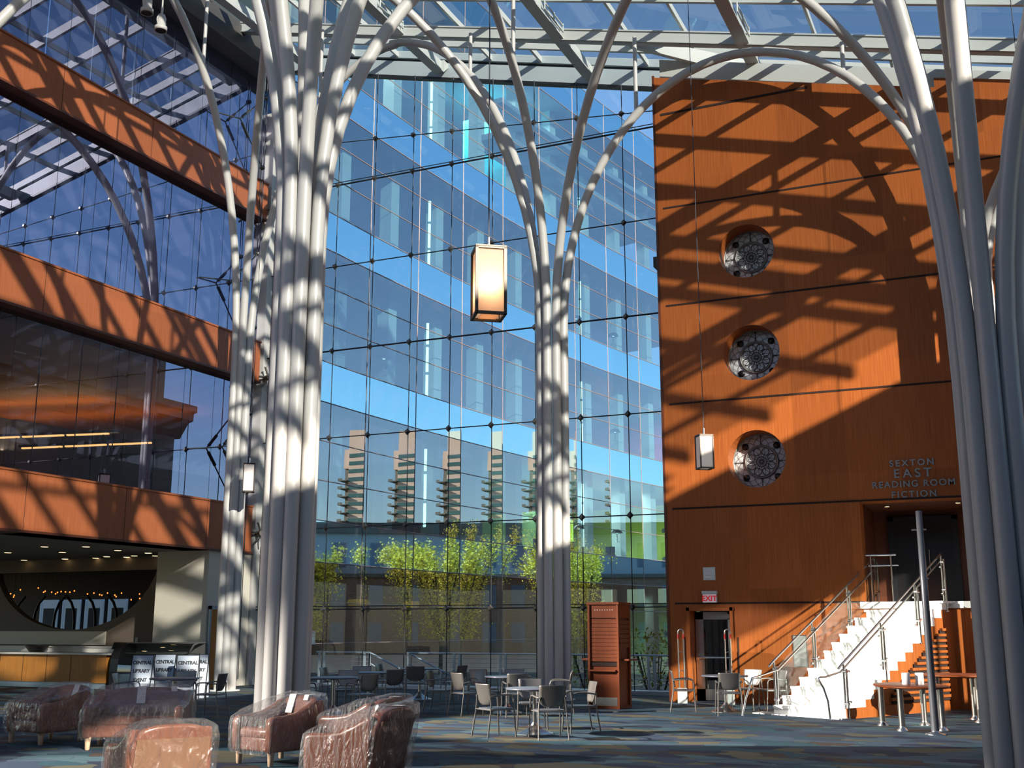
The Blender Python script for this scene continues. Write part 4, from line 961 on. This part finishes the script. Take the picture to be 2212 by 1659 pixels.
for k, u in enumerate((-31.7, -30.9, -28.45, -27.85, -26.0, -24.5)):
    t = thing('wall_outlet', 'dark power outlet on the cafe wall, %s from the left' % ('first', 'second', 'third', 'fourth', 'fifth', 'sixth')[k], 'outlet', (u, 28.49, 1.33), 0, 'power outlets on the cafe wall')
    m_ = MB(); m_.rbox((-.05, -.01, -.07), (.05, 0, .07), .004, 1); m_.build('plate', 'grey_box', t)
    m_ = MB(); m_.box((-.025, -.014, .01), (.025, -.01, .05)); m_.box((-.025, -.014, -.05), (.025, -.01, -.01)); m_.build('socket', 'black', t)
names = ['leftmost', 'second', 'third', 'fourth', 'fifth', 'sixth', 'seventh', 'eighth', 'ninth', 'tenth', 'eleventh', 'twelfth', 'thirteenth']
DL2 = [(-28.31,25.2),(-25.25,23.73),(-26.63,25.73),(-24.18,24.21),(-24.49,25.78),(-24.52,27.1),(-31.0,28.3),(-27.0,27.95),(-25.3,28.3),(-29.2,28.35),(-27.9,28.4),(-26.6,28.42),(-25.9,28.0)]
order = sorted(range(13), key=lambda i: DL2[i][0])
for rank, i in enumerate(order):
    u, v = DL2[i]
    t = thing('ceiling_downlight', '%s of the lit downlights in the cafe ceiling, counted from the left' % names[rank], 'downlight', (u, v, 3.97), 0, 'downlights in the cafe ceiling')
    m_ = MB(); m_.lathe([(.12,0),(.12,-.015),(.09,-.015)], 20); m_.build('trim_ring', 'white_paint', t)
    m_ = MB(); m_.lathe([(0,-.017),(.10,-.017)], 20); m_.build('lamp', 'warm_lamp', t)
# through the oval opening: amber bulbs, blue windows, curved ribs
for k in range(26):
    u = -35.6 + .25*k + rnd.uniform(-.08, .08); z = 3.12 - .055*abs(k-8)*.35 + rnd.uniform(-.14, .10)
    t = thing('amber_bulb', 'tiny amber pendant bulb glowing in the dark room behind the oval opening', 'light bulb', (u, 32+rnd.uniform(-.6, .6), z), 0, 'amber bulbs behind the oval opening')
    m_ = MB(); m_.lathe([(0,-.025),(.02,-.01),(.024,.008),(.010,.03)], 8); m_.build('glass', 'red_lamp', t)
    m_ = MB(); m_.tube([(0,0,.045),(0,0,3.97-z)], .005, 4); m_.build('cord', 'black', t)
for k in range(4):
    t = thing('far_window', 'bluish window in the far wall seen through the oval opening, %s' % ('leftmost', 'second from left', 'third from left', 'rightmost')[k], 'window', (-37.6+1.25*k, 35.9, 1.3), 0, 'far bluish windows in the dark room')
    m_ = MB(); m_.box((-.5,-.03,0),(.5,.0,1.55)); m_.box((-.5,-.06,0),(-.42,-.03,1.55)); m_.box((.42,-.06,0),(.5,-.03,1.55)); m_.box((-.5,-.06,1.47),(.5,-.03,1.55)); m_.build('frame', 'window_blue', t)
    m_ = MB(); m_.box((-.30,-.05,.1),(.30,-.03,1.2)); m_.build('pane', 'office_dark', t)
for k in range(6):
    t = thing('curved_rib', 'dark curved metal rib in the room behind the oval opening', 'rib', (-36.4+1.05*k, 33, 0), 0, 'curved ribs behind the oval opening'); s = 1 if k < 3 else -1
    m_ = MB(); m_.tube([(0,0,0), (0,0,1.9), (.05*s,0,2.3), (.22*s,0,2.65), (.5*s,0,2.9)], .05, 8); m_.build('tube', 'black_steel', t)

# ------------------------------------------------------------------ the reading floors seen through the left facade
for k, (ul, vl, zz) in enumerate(((-28.62, 29.4, 8.3), (-26.92, 29.66, 7.9))):
    t = thing('linear_light', ('upper suspended row of warm linear lamps behind the left facade glass', 'lower suspended row of warm linear lamps behind the left facade glass')[k], 'ceiling light', (ul, vl, zz), (-1.351, -1.386)[k], 'warm linear lamps on the reading floor')
    for j in range(3):
        m_ = MB(); y1 = -.1 - 1.75*j; m_.box((-.05, y1-1.6, 0), (.05, y1, .05)); m_.build('lamp', 'tube_lamp', t)
    ld = bpy.data.lights.new('uplight', 'AREA'); ld.shape = 'RECTANGLE'; ld.size = .1; ld.size_y = 9; ld.energy = 110; ld.color = (1, .6, .28)
    lo = bpy.data.objects.new('uplight', ld); C.objects.link(lo); lo.parent = t; lo.location = (1.2 - 2.4*k, -4, .2); lo.rotation_euler = (PI, 0, 0)
    m_ = MB(); m_.box((-.08, -5.3, .05), (.08, .3, .14)); 
    for j in range(2): m_.tube([(0, -.3-3.4*j, .1), (0, -.3-3.4*j, -3.2)], .022, 6)
    m_.build('housing', 'black_steel', t)
for k in range(4):
    t = thing('bookcase', 'dark open bookcase on the reading floor, %s' % ('leftmost of the row', 'second of the row from the left', 'third of the row from the left', 'rightmost of the row')[k], 'bookcase', (-32.6+1.9*k, 36.5, 4.95), PI/2, 'bookcases on the reading floor')
    m_ = MB(); m_.box((-.25,-.9,0),(.25,-.85,3.1)); m_.box((-.25,.85,0),(.25,.9,3.1)); m_.box((-.25,-.9,3.06),(.25,.9,3.1)); m_.box((-.02,-.9,0),(.02,.9,3.1)); m_.build('carcass', 'shelf', t)
    for j in range(7):
        m_ = MB(); m_.box((-.32,-.85,.1+.45*j),(.25,.85,.13+.45*j)); m_.build('shelf', 'shelf', t)
for k in range(3):
    t = thing('tub_chair', 'brown tub chair behind the facade glass above the lowest wooden band, %s' % ('rightmost', 'middle one', 'leftmost')[k], 'armchair', (-23.9, 25.6-1.9*k, 4.95), -PI/2, 'tub chairs on the reading floor')
    m_ = MB(); m_.rbox((-.35,-.35,.12),(.35,.35,.45), .05); m_.build('seat', 'leather', t)
    m_ = MB(); m_.tube([(-.36,.3,.6),(-.38,-.1,.68),(-.28,-.36,.8),(0,-.42,.85),(.28,-.36,.8),(.38,-.1,.68),(.36,.3,.6)], .09, 10); m_.rbox((-.4,-.42,.2),(.4,-.30,.8), .05); m_.build('backrest', 'leather', t)
    for sx in (-1, 1):
        for sy in (-1, 1): m_ = MB(); m_.tube([(sx*.28, sy*.28, 0), (sx*.27, sy*.27, .14)], .025, 8); m_.build('leg', 'leg_wood', t)

# ------------------------------------------------------------------ outside: terrace, curved glass building
mb = MB(); mb.box((-22.3, 29.55, -.2), (0, 31.9, -.01)); struct(mb.build('floor.005', 'pavers'))
mb = MB(); mb.box((-60, 31.9, -1.3), (160, 260, -1.2)); struct(mb.build('floor.006', 'pavers'))
PT = [(-21.75, 29.3), (-21.66, 31.25), (-21.534, 34.618), (-21.327, 37.981), (-21.039, 41.339), (-20.677, 44.689), (-20.246, 48.032), (-19.745, 51.364), (-19.175, 54.686), (-18.535, 57.994), (-17.826, 61.289), (-17.048, 64.568), (-16.202, 67.83), (-15.288, 71.074)]
SP = [(3.87, 5.27), (9.36, 10.79), (14.88, 16.29), (20.34, 21.83), (28.3, 30.1)]
VB_ = [(-1.2, 3.87), (5.27, 9.36), (10.79, 14.88), (16.29, 20.34), (21.83, 28.3)]
B = thing('glass_building', 'curved glass office building outside with mirrored blue bands between its floors', 'building', (0,0,0))
nrm = []
for a, b_ in zip(PT[:-1], PT[1:]):
    d = Vector((b_[0]-a[0], b_[1]-a[1], 0)).normalized(); nrm.append(Vector((d.y, -d.x, 0)))
for i, (a, b_) in enumerate(zip(PT[:-1], PT[1:])):
    A_ = Vector((*a, 0)); Bv = Vector((*b_, 0)); d = (Bv-A_).normalized()
    a2 = A_ + d*.02; b2 = Bv - d*.02
    for k, (z0, z1) in enumerate(SP):
        m_ = MB(); m_.add([(a2.x,a2.y,z0),(b2.x,b2.y,z0),(b2.x,b2.y,z1),(a2.x,a2.y,z1)], [(0,1,2,3)]); m_.build('spandrel_panel', 'spandrel', B, fix=False)
    for k, (z0, z1) in enumerate(VB_):
        m_ = MB(); m_.add([(a2.x,a2.y,z0+.02),(b2.x,b2.y,z0+.02),(b2.x,b2.y,z1-.02),(a2.x,a2.y,z1-.02)], [(0,1,2,3)]); m_.build('window_pane', 'glass_vision' if k else 'glass_vision_low', B, fix=False)
for i, p in enumerate(PT[1:]):
    n_ = nrm[min(i+1, len(nrm)-1)]; m_ = MB(); m_.tube([(p[0]+n_.x*.01, p[1]+n_.y*.01, -1.2), (p[0]+n_.x*.01, p[1]+n_.y*.01, 30.1)], .013, 4); m_.build('mullion', 'mullion', B)
levels = [z for s in SP for z in s]
for (z0, z1), n in zip(VB_, (3, 3, 3, 3, 5)):
    if z0 < 0: levels += [1.2, 2.53]; continue
    levels += [z0 + (z1-z0)*j/n for j in range(1, n)]
for z in levels:
    m_ = MB(); pts = [(p[0]+.012, p[1], z) for p in PT]; m_.tube(pts, .017, 4); m_.build('transom', 'mullion', B)
def off(i, dist):
    p = PT[i]; n_ = nrm[min(i, len(nrm)-1)]; return (p[0]-n_.x*dist, p[1]-n_.y*dist)
def strip(m_, d0, d1, z0, z1, i0=0, i1=None):
    i1 = len(PT)-1 if i1 is None else i1
    for i in range(i0, i1):
        a, b_, c, e = off(i, d0), off(i+1, d0), off(i+1, d1), off(i, d1)
        m_.hexa([(*a, z0), (*b_, z0), (*c, z0), (*e, z0), (*a, z1), (*b_, z1), (*c, z1), (*e, z1)])
    return m_
for z0, z1 in SP:
    m_ = MB(); strip(m_, .12, 14, z0+.35, z0+.8); strip(m_, .05, .12, z0, z1); m_.build('floor_slab', 'office_ceil', B)
m_ = MB(); strip(m_, 12.0, 12.3, -1.2, 30, 3); strip(m_, 12.0, 12.3, 4.06, 30, 0, 3); m_.build('back_wall', 'office_dark', B)
for i in range(1, len(PT)):
    x, y = off(i, 1.5); n_ = nrm[min(i, len(nrm)-1)]
    m_ = MB(); R_ = Matrix.Translation((x, y, 0)) @ Matrix.Rotation(math.atan2(n_.y, n_.x), 4, 'Z')
    m_.box((-.28, -.28, -1.2), (.28, .28, 30), R_); m_.build('column', 'teal_col', B)
m_ = MB(); strip(m_, .05, 1.9, 24.4, 24.7, 5); strip(m_, .05, 1.9, 26.1, 26.35, 5); m_.build('light_shelf', 'office_ceil', B)
# painted partitions inside
def partition(name, mat, i, d0, d1, z0, z1):
    a, c = off(i, d0), off(i, d1); n_ = nrm[min(i, len(nrm)-1)]; t_ = Vector((-n_.y, n_.x, 0))*.08
    m_ = MB(); m_.hexa([(a[0]-t_.x, a[1]-t_.y, z0), (c[0]-t_.x, c[1]-t_.y, z0), (c[0]+t_.x, c[1]+t_.y, z0), (a[0]+t_.x, a[1]+t_.y, z0), (a[0]-t_.x, a[1]-t_.y, z1), (c[0]-t_.x, c[1]-t_.y, z1), (c[0]+t_.x, c[1]+t_.y, z1), (a[0]+t_.x, a[1]+t_.y, z1)]); m_.build(name, mat, B)
partition('lime_partition', 'green_wall', 12, .9, 12, 4.7, 9.3)
partition('lime_partition', 'green_wall', 9, 4.5, 12, 4.7, 7.6)
partition('pale_green_partition', 'mint_wall', 8, 4.2, 12, 4.7, 7.8)
partition('pale_green_partition', 'mint_wall', 5, 1.9, 2.9, 4.7, 7.3)
partition('pale_green_partition', 'mint_wall', 12, .9, 12, -1.2, 3.2)
partition('pale_green_partition', 'mint_wall', 2, 1.9, 2.6, 21.2, 23.6)
partition('cyan_partition', 'cyan_wall', 6, 1.9, 4.6, 21.2, 27.6)
partition('magenta_partition', 'magenta_wall', 12, .9, 12, 10.1, 14.8)
for i in (3, 7, 11):  # glowing strips stand in for sunlit column edges; no lamps hang here
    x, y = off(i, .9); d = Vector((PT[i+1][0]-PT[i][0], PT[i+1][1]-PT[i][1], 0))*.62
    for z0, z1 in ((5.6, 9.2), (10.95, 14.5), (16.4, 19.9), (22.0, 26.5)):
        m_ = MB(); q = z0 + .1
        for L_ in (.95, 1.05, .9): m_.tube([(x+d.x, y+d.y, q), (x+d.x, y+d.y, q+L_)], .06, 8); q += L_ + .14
        m_.build('sunlit_edge_glow', 'cool_glow', B)
for z in (4.7,):   # stair flights behind the right-hand panes
    for i in (10, 11):
        a, c = off(i, .6), off(i+1, .6)
        for zz in (z+.6, z+2.2, -.4, 1.2):
            m_ = MB(); m_.hexa([(a[0], a[1], zz), (c[0], c[1], zz+1.1), (c[0]-.1, c[1], zz+1.1), (a[0]-.1, a[1], zz), (a[0], a[1], zz+.22), (c[0], c[1], zz+1.32), (c[0]-.1, c[1], zz+1.32), (a[0]-.1, a[1], zz+.22)]); m_.build('stair_flight', 'dark_grey', B)
for i, z, w in ((10, 9.2, 1400), (8, 9.2, 900), (10, 3.5, 1300), (11, 14.7, 600), (6, 27.9, 2200), (2, 27.9, 900)):  # area lights added only to brighten the painted partitions
    x, y = off(i, 3.5); ld = bpy.data.lights.new('partition_fill_light', 'AREA'); ld.size = 2.5; ld.energy = w; ld.color = (.95, 1, .9)
    lo = bpy.data.objects.new('partition_fill_light', ld); C.objects.link(lo); lo.parent = B; lo.location = (x, y, z)
# desks, lamps and office chairs behind the panes
def desk_lamp(i, f, z, lab):
    x, y = off(i, 1.0); x += (PT[i+1][0]-PT[i][0])*f; y += (PT[i+1][1]-PT[i][1])*f
    t = thing('desk_lamp', lab, 'lamp', (x, y, z), 0, 'desk lamps inside the glass building')
    m_ = MB(); m_.lathe([(.14,0),(.14,.02),(.02,.03),(.02,.5)], 12); m_.build('stand', 'steel', t)
    m_ = MB(); m_.lathe([(.30,.48),(.22,.62),(.08,.68)], 16); m_.build('lamp_shade', 'black_steel', t)
    m_ = MB(); m_.lathe([(0,.46),(.13,.5),(.15,.56),(0,.60)], 12); m_.build('bulb', 'cool_glow', t)
for i, f, z, lab in ((2, .75, 11.6, 'glowing desk lamp in the glass building behind its lower blue bands, left'), (7, .55, 6.1, 'glowing desk lamp beside the lime partition, left one'), (8, .7, 6.15, 'glowing desk lamp beside the lime partition, right one'), (7, .6, 11.7, 'glowing desk lamp one floor above the lime partition, left one'), (8, .7, 11.6, 'glowing desk lamp one floor above the lime partition, right one'), (7, .55, 17.1, 'glowing desk lamp two floors above the lime partition, left one'), (8, .7, 17.0, 'glowing desk lamp two floors above the lime partition, right one')):
    desk_lamp(i, f, z, lab)
for k, (i, f) in enumerate(((5, .8), (6, .25), (6, .7), (7, .2), (8, .45))):
    x, y = off(i, .95); x += (PT[i+1][0]-PT[i][0])*f; y += (PT[i+1][1]-PT[i][1])*f
    t = thing('office_chair', 'black office chair silhouetted inside the glass building, %s' % ('leftmost', 'second from left', 'third from left', 'fourth from left', 'rightmost by the lime wall')[k], 'office chair', (x, y, 4.7), rnd.uniform(0, 6), 'office chairs inside the glass building')
    m_ = MB(); m_.rbox((-.24,-.24,.45),(.24,.24,.52), .03); m_.build('seat', 'black', t)
    m_ = MB(); m_.rbox((-.25,-.28,.62),(.25,-.23,1.15), .025); m_.tube([(0,-.2,.5),(0,-.27,.7)], .03, 6); m_.build('backrest', 'black', t)
    m_ = MB(); m_.tube([(0,0,.1),(0,0,.46)], .03, 8)
    for q in range(5): m_.tube([(0,0,.12),(.3*math.cos(q*1.257),.3*math.sin(q*1.257),.04)], .022, 6)
    m_.build('star_base', 'black', t)
    for s in (-1, 1): m_ = MB(); m_.tube([(s*.26,-.2,.5),(s*.28,-.15,.72),(s*.28,.1,.72)], .02, 6); m_.build('armrest', 'black', t)
for k, px_ in enumerate(((2, .15), (2, .95), (3, .35), (4, .05), (4, .62), (5, .1))):
    i, f = px_; x, y = off(i, 2.4); x += (PT[i+1][0]-PT[i][0])*f; y += (PT[i+1][1]-PT[i][1])*f
    t = thing('drum_lamp', 'amber drum lamp on the ground floor of the glass building, %s from the left' % ('first', 'second', 'third', 'fourth', 'fifth', 'sixth')[k], 'pendant lamp', (x, y, 2.52), 0, 'amber drum lamps in the glass building')
    m_ = MB(); m_.lathe([(.0,.0),(.36,.02),(.42,.14),(.36,.26),(.0,.28)], 20); m_.build('lamp_shade', 'yellow', t)
    m_ = MB(); m_.tube([(0,0,.28),(0,0,1.35)], .012, 6); m_.build('rod', 'black_steel', t)

# ------------------------------------------------------------------ outside: railing of the terrace
t = thing('terrace_railing', 'grey metal railing along the terrace outside the glass wall', 'railing', (0, 31.5, 0))
for a, b_ in ((-21.2, -19.2), (-17.85, -8.2)):
    m_ = MB(); m_.tube([(a,0,.95),(b_,0,.95)], .028, 8); m_.build('top_rail', 'rail_grey', t)
    for z in (.15, .28, .41, .54, .67, .80):
        m_ = MB(); m_.tube([(a,0,z),(b_,0,z)], .006, 5); m_.build('wire', 'rail_grey', t)
for u in (-21.0, -19.3, -16.1, -14.55, -11.4, -9.9):
    for s in (-.09, .09):
        m_ = MB(); m_.box((u+s-.035, -.02, -.02), (u+s+.035, .02, .95)); m_.build('post', 'rail_grey', t)
for k, (u0, lab) in enumerate(((-19.2, 'left sloping stair rail outside, going down from the terrace'), (-17.8, 'right sloping stair rail outside, going down from the terrace'))):
    t = thing('stair_railing', lab, 'railing', (u0, 31.5, 0), 0, 'outdoor stair rails')
    m_ = MB(); m_.tube([(0,0,.95),(2.0,.6,-.1)], .028, 8); m_.tube([(0,0,.62),(1.7,.5,-.27)], .02, 8); m_.build('handrail', 'rail_grey', t)
    for f in (0, .5, 1): m_ = MB(); m_.box((2*f-.03, .6*f-.02, -.2-.9*f), (2*f+.03, .6*f+.02, .95-1.05*f)); m_.build('post', 'rail_grey', t)
t = thing('notice_board', 'white notice board standing outside, just right of the thick column', 'notice', (-20.9, 30.6, 0))
m_ = MB(); m_.box((-.02,-.02,0),(.02,.02,1.2)); m_.build('post', 'rail_grey', t)
m_ = MB(); m_.box((-.12,-.03,1.2),(.24,-.01,1.62)); m_.build('board', 'sign_white', t)

# ------------------------------------------------------------------ across the street (seen mirrored in the curved building)
# old stone library standing just right of the hall
t = thing('stone_library', 'dark old stone building with a heavy cornice beside the wood wall', 'building', (0,0,0))
m_ = MB(); m_.box((-8.0, 29.8, -1.2), (30, 41.7, 10.6)); m_.build('wall', 'limestone', t)
m_ = MB(); m_.prism([(-8.0, 10.6), (-8.45, 11.3), (-8.75, 11.4), (-8.75, 11.75), (-8.95, 11.8), (-8.95, 12.1), (30, 12.1), (30, 10.6)], 29.6, 42.1, 'y'); m_.build('cornice', 'limestone', t)
m_ = MB(); m_.box((-7.0, 30.2, 12.0), (30, 41.9, 15.7)); m_.build('attic', 'limestone', t)
for k in range(4):
    m_ = MB(); m_.box((-8.03, 30.6+2.1*k, 2.2), (-7.98, 31.7+2.1*k, 8.0)); m_.build('window', 'office_dark', t)
F37 = math.radians(37.4); DIR = Vector((math.sin(F37), math.cos(F37), 0)); PER = Vector((math.cos(F37), -math.sin(F37), 0))
# apartment tower
Q = Vector((233.70, 369.65, -1)); t = thing('apartment_tower', 'slim pink-banded apartment tower with a rack of balconies, mirrored five times in the glass building', 'building', Q, -F37+.45)
# local x = towards the right edge (smaller angle), y = away
m_ = MB(); m_.box((-10.5, 0, 0), (-2.2, 16, 82)); m_.build('main_shaft', 'tower_stone', t)
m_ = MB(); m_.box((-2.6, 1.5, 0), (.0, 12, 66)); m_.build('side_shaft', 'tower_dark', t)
m_ = MB(); m_.box((-3.4, .5, 66), (.3, 9, 74)); m_.build('penthouse', 'tower_stone', t)
m_ = MB()
for k in range(22): m_.box((-10.4, -.15, 1.2+3.3*k), (-2.3, .0, 2.8+3.3*k))
m_.build('window_band', 'tower_glass', t)
for k in range(18):
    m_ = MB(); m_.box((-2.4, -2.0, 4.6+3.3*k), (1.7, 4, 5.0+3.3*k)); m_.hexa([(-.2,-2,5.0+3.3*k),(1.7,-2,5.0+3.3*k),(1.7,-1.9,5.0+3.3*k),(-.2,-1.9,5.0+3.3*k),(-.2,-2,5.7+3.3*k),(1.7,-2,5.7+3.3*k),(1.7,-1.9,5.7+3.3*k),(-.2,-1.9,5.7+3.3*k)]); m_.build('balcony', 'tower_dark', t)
# brick building with grey attic across the street
c = Vector((-21.3, 38, 0)) + DIR*82
t = thing('brick_building', 'brick building with a grey attic storey across the street, mirrored in the glass building', 'building', (c.x, c.y, -1.2), -F37)
m_ = MB(); m_.box((-60, 0, 0), (60, 14, 8.4)); m_.build('brick_wall', 'brick', t)
m_ = MB(); m_.box((-60, .3, 8.4), (60, 14, 13.0)); m_.build('attic_wall', 'attic_grey', t)
m_ = MB(); m_.box((-60.3, -.4, 8.2), (60.3, 0, 8.6)); m_.box((-60.3, -.3, 13.0), (60.3, 14.2, 14.2)); m_.build('cornice', 'limestone', t)
for k in range(24):
    for z0, z1 in ((1.2, 3.4), (5.0, 7.4), (9.3, 12.0)):
        m_ = MB(); x = -57.5+5*k; m_.box((x-.75, -.05 if z0 < 9 else .25, z0), (x+.75, .32, z1)); m_.build('window', 'office_dark', t)
# street trees
def street_tree(u, v, h, seed, lab):
    rr = random.Random(seed); t = thing('street_tree', lab, 'tree', (u, v, -1.2), rr.uniform(0, 6), 'street trees by the glass building')
    m_ = MB(); ends = []
    for k in range(11):
        a = rr.uniform(0, 6.28); e = Vector((math.cos(a)*rr.uniform(.8, 2.9), math.sin(a)*rr.uniform(.8, 2.9), h*rr.uniform(.5, 1.0)))
        pts = [Vector((0,0,0)), Vector((0,0,h*.16)), Vector((e.x*.35, e.y*.35, h*.42)), Vector((e.x*.75, e.y*.75, h*.7)), e]
        m_.tube(pts, .05, 6, radii=[.15,.12,.07,.04,.015]); ends.append(pts)
    m_.build('trunk', 'bark', t)
    m_ = MB()
    for k in range(9500):
        p = rr.choice(ends); f = rr.uniform(.22, 1)**.8*(len(p)-1); i = min(int(f), len(p)-2); q = p[i].lerp(p[i+1], f-i)
        w = 1.05*(1.15 - q.z/h)
        q = q + Vector((rr.gauss(0, w*.55), rr.gauss(0, w*.55), rr.gauss(0, .35)))
        if q.z < h*.2: continue
        s = rr.uniform(.055, .105); d = Vector((rr.uniform(-1,1), rr.uniform(-1,1), rr.uniform(-.3,1))).normalized(); e = d.cross(Vector((rr.uniform(-1,1), rr.uniform(-1,1), .3))).normalized()
        m_.add([q-d*s, q+e*s*.5, q+d*s, q-e*s*.5], [(0,1,2,3)])
    o = m_.build('foliage', 'leaf', t, fix=False); return t
P0 = Vector((-21.4, 37, 0))
for k, (dd, pp, h) in enumerate(((30, -4.2, 9.4), (31, 1.5, 10.4), (28, 7.0, 9.8), (33, 14.0, 9.0), (31, -10.5, 9.3))):
    q = P0 + DIR*dd - PER*pp
    street_tree(q.x, q.y, h, 20+k, ('yellow-green street tree mirrored in the glass building, tallest one', 'yellow-green street tree mirrored in the glass building, behind the first table group', 'yellow-green street tree mirrored in the glass building, left of the branching column', 'yellow-green street tree mirrored in the glass building, farthest along', 'yellow-green street tree mirrored in the glass building, nearest the hall')[k])
for k, (u, v) in enumerate(((-10.2, 32.8), (-12.4, 33.4))):
    rr = random.Random(50+k); t = thing('shrub', ('leafy shrub outside the glass, right of the kiosk', 'leafy shrub outside the glass, behind the kiosk')[k], 'shrub', (u, v, -1.2), 0, 'shrubs outside the glass')
    m_ = MB()
    for j in range(9): a = rr.uniform(0, 6.28); m_.tube([(0,0,0), (.25*math.cos(a), .25*math.sin(a), 1.0), (.6*math.cos(a), .6*math.sin(a), 2.2)], .018, 5)
    m_.build('stems', 'bark', t)
    m_ = MB()
    for j in range(500):
        q = Vector((rr.gauss(0,.45), rr.gauss(0,.45), rr.uniform(.8, 2.9))); s = rr.uniform(.04,.09); d = Vector((rr.uniform(-1,1), rr.uniform(-1,1), rr.uniform(-.3,1))).normalized(); e = d.cross(Vector((0,.3,1))).normalized()
        m_.add([q-d*s, q+e*s*.5, q+d*s, q-e*s*.5], [(0,1,2,3)])
    m_.build('foliage', 'leaf', t, fix=False)
